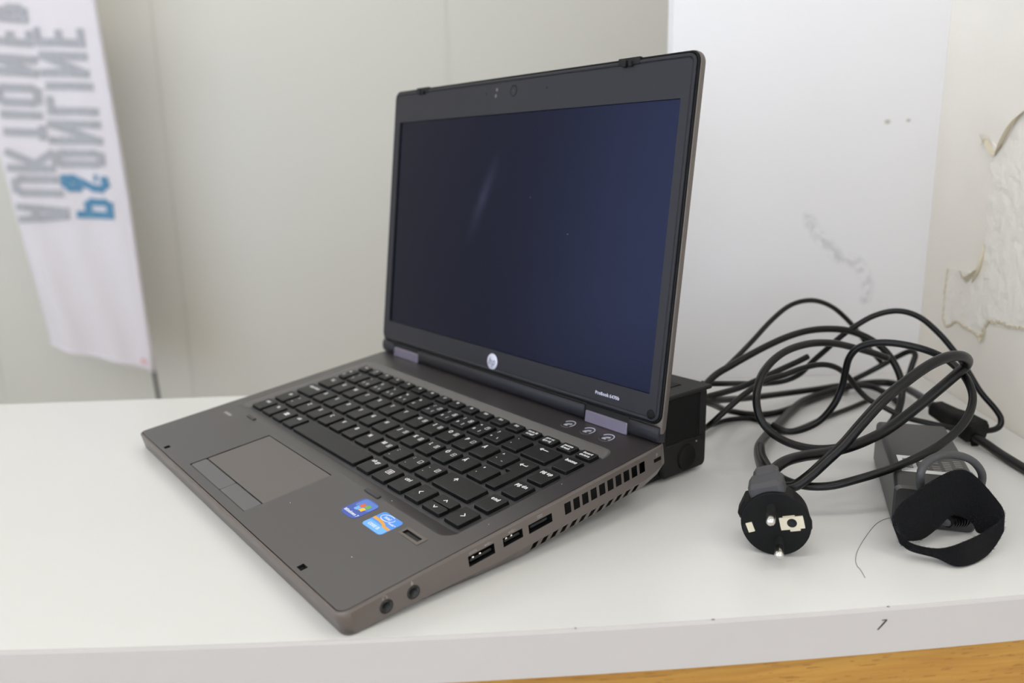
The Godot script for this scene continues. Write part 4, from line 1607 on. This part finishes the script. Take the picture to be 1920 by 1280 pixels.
func flag():
	off = V(-1093, 0, -2450)
	var t = thing("beach_flag", "white beach flag with grey and blue lettering seen from behind", "flag", off)
	var st = begin(true)
	for i in 40:
		for j in 20:
			quad(st, flag_point(i / 40.0, j / 20.0), flag_point((i + 1) / 40.0, j / 20.0), flag_point((i + 1) / 40.0, (j + 1) / 20.0), flag_point(i / 40.0, (j + 1) / 20.0))
	obj(st, M["flag_cloth"], "cloth", t)
	# hem along the lower edge and the pole sleeve
	st = begin(true)
	var pts = []
	for j in 21:
		pts.append(flag_point(0.997, j / 20.0) + V(0, 0, 2))
	tube(st, pts, 5.0, 6)
	pts = []
	for i in 21:
		pts.append(flag_point(i / 20.0, 0.0))
	tube(st, pts, 9.0, 8)
	obj(st, M["flag_cloth"], "hem", t)
	st = begin(true)
	pts = [V(-1093, 12, -2450), V(-1105, 315, -2450), V(-1118, 520, -2456), V(-1136, 915, -2464), V(-1150, 1280, -2464), V(-1174, 1900, -2464), V(-1198, 2300, -2464)]
	tube(st, spline(pts, 4), 6.5, 10, 5.0)
	obj(st, M["pole_carbon"], "pole", t)
	st = begin()
	rbox(st, V(-1093, 6, -2450), V(380, 12, 60), 2.0)
	rbox(st, V(-1093, 8, -2450), V(60, 14, 340), 2.0)
	lathe(st, V(-1093, 10, -2450), Vector3.UP, [P2(0, 18), P2(60, 12)], 16)
	obj(st, M["pole_carbon"], "foot", t)
	# print: letters read upwards and are mirrored, since the back of the flag shows
	for k in flag_letters():
		var target = begin()
		for line in glyph(k[0]):
			var w = []
			for p in line:
				# position inside the letter's box: p.x along the reading direction (up), p.y towards the letter tops (right)
				var x = lerpf(k[1], k[3], p.y)
				var y = lerpf(k[2], k[4], p.x) - p.y * 6.0
				w.append(P2(x, y))
			for i in w.size() - 1:
				flag_bar(target, w[i], w[i + 1], 23.0 if not k[5] else 24.0)
		obj(target, M["flag_blue"] if k[5] else M["flag_grey"], "letter", t)
	st = begin()
	flag_bar(st, P2(-1146, 447), P2(-1138, 439), 14.0)
	obj(st, M["flag_red"], "red_dot", t)
	off = Vector3.ZERO


func flag_z(p):
	# depth of the cloth at a place on it
	var u = clampf((1900.0 - p.y) / 1491.0, 0.0, 1.0)
	var v = 0.0
	for i in 4:
		u = clampf((1900.0 + v * (100.0 if u > 0.5 else 200.0 * u) - p.y) / 1491.0, 0.0, 1.0)
		v = (-1105.0 - (p.y - 315.0) * 0.0385 - p.x) / lerpf(405.0, 338.0, u)
	return flag_point(u, v).z


func flag_bar(st, a, b, w):
	var d = (b - a).normalized()
	var s = P2(-d.y, d.x) * w * 0.5
	a -= d * w * 0.42
	b += d * w * 0.42
	var steps = maxi(1, int((b - a).length() / 25.0))
	for i in steps:
		var p = a.lerp(b, float(i) / steps)
		var q = a.lerp(b, float(i + 1) / steps)
		var cs = []
		for c in [p - s, q - s, q + s, p + s]:
			cs.append(V(c.x, c.y, flag_z(c) + 2.5))
		facing(st, cs[0], cs[1], cs[2], cs[3], V(0, 0, 1))


func glyph(c):
	match c:
		"A": return [[P2(0.0, 0), P2(0.3, 1), P2(0.7, 1), P2(1.0, 0)], [P2(0.12, 0.33), P2(0.88, 0.33)]]
		"U": return [[P2(0, 1), P2(0, 0.14), P2(0.2, 0), P2(0.8, 0), P2(1, 0.14), P2(1, 1)]]
		"K": return [[P2(0, 0), P2(0, 1)], [P2(1, 1), P2(0.08, 0.46)], [P2(0.3, 0.6), P2(1, 0)]]
		"T": return [[P2(0, 1), P2(1, 1)], [P2(0.5, 0), P2(0.5, 1)]]
		"I": return [[P2(0.5, 0), P2(0.5, 1)]]
		"O": return [[P2(0.2, 0), P2(0.8, 0), P2(1, 0.14), P2(1, 0.86), P2(0.8, 1), P2(0.2, 1), P2(0, 0.86), P2(0, 0.14), P2(0.2, 0)]]
		"N": return [[P2(0, 0), P2(0, 1), P2(1, 0), P2(1, 1)]]
		"E": return [[P2(1, 1), P2(0, 1), P2(0, 0), P2(1, 0)], [P2(0, 0.52), P2(0.8, 0.52)]]
		"R": return [[P2(0, 0), P2(0, 1), P2(0.75, 1), P2(1, 0.86), P2(1, 0.62), P2(0.75, 0.5), P2(0, 0.5)], [P2(0.45, 0.5), P2(1, 0)]]
		"L": return [[P2(0, 1), P2(0, 0), P2(1, 0)]]
		"P": return [[P2(0, 0), P2(0, 1), P2(0.8, 1), P2(1, 0.85), P2(1, 0.4), P2(0.8, 0.26), P2(0, 0.26)]]
		"S": return [[P2(0.15, 0.3), P2(0.16, 0.12), P2(0.5, 0.02), P2(0.92, 0.02), P2(0.92, 0.18), P2(0.16, 0.68), P2(0.1, 0.88), P2(0.45, 1.0), P2(0.85, 0.98), P2(0.98, 0.8)]]
	return []


func flag_letters():
	return [
		["A", -1469, 945, -1330, 986, false],
		["U", -1470, 1033, -1338, 1077, false],
		["K", -1479, 1112, -1352, 1161, false],
		["T", -1474, 1214, -1368, 1240, false],
		["I", -1476, 1279, -1372, 1285, false],
		["O", -1482, 1321, -1370, 1365, false],
		["N", -1482, 1414, -1368, 1455, false],
		["E", -1483, 1506, -1374, 1533, false],
		["R", -1486, 1578, -1379, 1609, false],
		["P", -1288, 956, -1184, 998, true],
		["S", -1323, 1039, -1188, 1078, true],
		["O", -1340, 1123, -1192, 1157, false],
		["N", -1343, 1198, -1191, 1250, false],
		["L", -1337, 1291, -1193, 1327, false],
		["I", -1336, 1366, -1201, 1372, false],
		["N", -1343, 1410, -1207, 1462, false],
		["E", -1346, 1502, -1209, 1537, false],
	]


func cable_paths():
	return {
		"mains": [3.3, [V(156.2,928.1,-92.0), V(159.5,933.7,-96.0), V(168.9,937.2,-102.0), V(182.9,936.9,-110.0), V(201.9,935.5,-118.0), V(220.7,936.1,-125.0), V(236.5,939.4,-130.0), V(249.1,944.2,-133.0), V(265.8,954.8,-136.0), V(281.9,966.9,-138.0), V(293.7,975.8,-140.0), V(300.2,980.0,-142.0), V(298.9,985.6,-138.0), V(289.1,990.7,-130.0), V(276.3,991.9,-124.0), V(260.9,988.4,-118.0), V(243.7,979.5,-113.0), V(229.4,970.3,-109.0), V(215.6,958.0,-105.0), V(204.3,946.9,-102.0), V(193.4,937.7,-100.0), V(182.5,929.1,-98.0), V(173.4,923.2,-98.0), V(166.6,922.3,-102.0), V(161.8,925.3,-108.0), V(171.0,920.0,-143.2), V(186.3,914.0,-186.5), V(207.6,908.0,-226.5), V(231.1,905.0,-261.3), V(254.5,904.0,-293.4), V(276.9,905.0,-317.4), V(307.8,906.0,-337.0), V(336.6,907.0,-349.7), V(359.2,908.0,-352.1), V(370.5,909.0,-342.5), V(369.4,911.0,-315.0), V(361.3,914.0,-280.1), V(353.5,915.6,-250.0)]],
		"mains_out": [3.3, [V(356.7,908.1,-205.0), V(358.9,906.0,-193.9), V(359.9,904.0,-179.6), V(359.1,903.4,-154.9), V(358.6,903.4,-127.9), V(354.0,903.4,-70.0), V(348.0,903.4,-20.0)]],
		"arch_back": [2.1, [V(138.0,938.0,-206.0), V(153.0,942.0,-228.0), V(172.7,949.0,-250.0), V(188.9,953.2,-265.0), V(213.8,966.2,-285.0), V(236.2,981.3,-300.0), V(256.0,991.4,-310.0), V(277.4,993.1,-318.0), V(297.9,985.9,-325.0), V(315.3,972.8,-330.0), V(329.4,958.7,-334.0), V(342.3,943.4,-338.0), V(355.0,930.3,-340.0)]],
		"arch_mid": [2.7, [V(134.0,934.0,-203.0), V(149.0,941.0,-220.0), V(167.2,952.6,-235.0), V(183.6,959.4,-242.0), V(210.5,970.2,-250.0), V(234.4,977.8,-256.0), V(255.4,980.8,-260.0), V(277.5,979.7,-262.0), V(293.4,974.9,-262.0), V(306.1,967.3,-258.0), V(313.6,957.9,-252.0), V(318.5,945.2,-246.0), V(318.0,932.9,-240.0), V(312.1,922.9,-232.0), V(304.7,916.1,-226.0), V(293.5,914.1,-215.0)]],
		"arch_front": [2.2, [V(160.6,946.3,-240.0), V(178.8,942.8,-250.0), V(198.1,937.9,-265.0), V(223.8,932.6,-280.0), V(243.4,932.7,-285.0), V(254.0,939.7,-280.0), V(261.3,951.0,-275.0), V(269.8,962.1,-270.0), V(277.2,971.8,-266.0), V(287.2,981.7,-262.0), V(301.2,991.2,-258.0), V(315.7,995.3,-252.0), V(329.4,991.3,-246.0), V(342.2,979.8,-240.0), V(352.3,966.6,-234.0), V(359.5,954.2,-228.0), V(368.4,937.7,-222.0), V(377.5,925.5,-216.0), V(380.9,918.1,-213.0), V(377.8,912.3,-211.0), V(367.8,910.0,-212.0), V(347.2,912.0,-214.0), V(328.8,915.5,-218.0), V(312.7,918.6,-226.0), V(302.5,923.4,-236.0), V(294.9,927.0,-246.0), V(286.3,936.1,-250.0), V(275.0,948.2,-246.0), V(261.9,956.2,-240.0), V(248.9,959.1,-236.0), V(233.8,957.8,-232.0), V(218.9,954.4,-228.0), V(204.6,951.7,-225.0), V(186.6,944.3,-218.0), V(172.0,935.4,-212.0), V(159.5,923.9,-212.0), V(158.5,915.4,-225.0)]],
		"loop": [2.7, [V(304.0,961.2,-240.0), V(284.1,969.1,-232.0), V(266.7,974.9,-225.0), V(248.9,980.3,-216.0), V(228.6,983.3,-206.0), V(209.3,982.4,-196.0), V(194.7,978.3,-187.0), V(183.1,971.2,-178.0), V(177.3,963.6,-171.0), V(174.3,955.7,-165.0), V(174.7,947.0,-160.0), V(178.3,939.7,-156.0), V(185.1,933.8,-153.0), V(194.7,929.4,-150.0), V(207.6,926.9,-147.0), V(221.3,928.1,-144.0), V(236.4,932.1,-142.0), V(252.1,937.7,-144.0), V(268.8,946.1,-148.0), V(283.4,953.2,-154.0)]],
		"s_curve": [2.5, [V(175.0,928.1,-155.0), V(170.6,926.1,-140.0), V(168.9,924.4,-122.0), V(171.3,923.0,-114.0), V(175.7,922.2,-106.0), V(183.9,921.9,-100.0), V(195.3,922.9,-97.0), V(207.3,925.8,-96.0), V(229.3,930.7,-98.0), V(249.3,936.0,-102.0), V(266.5,941.0,-108.0), V(281.5,948.1,-114.0), V(291.7,956.1,-120.0), V(298.3,964.7,-128.0), V(300.3,972.6,-138.0), V(301.0,977.8,-152.0), V(299.1,981.2,-165.0), V(291.9,984.0,-178.0), V(279.9,985.3,-190.0), V(269.2,983.8,-198.0), V(260.7,979.4,-203.0), V(256.4,971.4,-206.0), V(255.4,960.5,-208.0), V(254.2,948.5,-209.0), V(248.9,935.4,-209.0), V(239.7,923.4,-210.0), V(227.0,917.4,-210.0), V(216.1,915.8,-212.0), V(208.5,918.5,-220.0)]],
		"low_one": [2.7, [V(154.2,938.2,-222.0), V(169.3,934.1,-236.0), V(210.9,920.0,-282.6), V(253.9,912.0,-315.5), V(293.9,909.0,-335.2), V(323.9,908.0,-347.3), V(345.9,908.0,-342.2), V(353.6,906.0,-325.7), V(354.6,903.0,-304.0)]],
		"low_two": [2.6, [V(154.1,939.0,-222.0), V(168.0,931.1,-236.0), V(196.4,910.0,-281.8), V(221.8,903.0,-290.0), V(242.4,903.0,-293.2), V(272.1,903.0,-313.1), V(304.6,903.0,-336.5), V(331.8,903.0,-352.6)]],
		"low_three": [2.0, [V(164.3,906.0,-252.1), V(179.5,903.0,-268.9), V(196.7,902.2,-281.6), V(216.1,902.2,-282.5), V(223.4,902.2,-266.9), V(227.6,902.2,-248.6), V(243.5,902.2,-253.0), V(276.1,902.2,-277.6), V(309.9,902.2,-301.1), V(334.6,902.2,-319.4)]],
		"stub": [2.4, [V(156.3,939.3,-225.0), V(165.1,938.9,-232.0), V(192.1,939.4,-248.0), V(214.1,944.8,-256.0), V(232.1,950.9,-260.0), V(244.0,955.2,-262.0), V(252.4,958.4,-264.0)]],
		"wall_cable": [2.4, [V(326.0,918.4,-330.0), V(345.9,928.4,-330.0), V(359.7,938.8,-325.0), V(367.0,945.5,-318.0), V(368.9,944.1,-312.0), V(364.6,935.9,-308.0), V(360.3,927.8,-304.0), V(357.5,922.8,-300.0)]],
		"dc": [2.3, [V(235.4,931.5,-70.0), V(234.6,939.1,-72.0), V(241.4,943.5,-78.0), V(253.7,944.6,-84.0), V(266.9,942.3,-88.0), V(277.2,937.3,-90.0), V(283.2,929.8,-90.0)]],
		"hang": [2.0, [V(354.7,908.2,-205.0), V(350.5,902.0,-196.5), V(335.8,902.0,-173.9)]],
	}
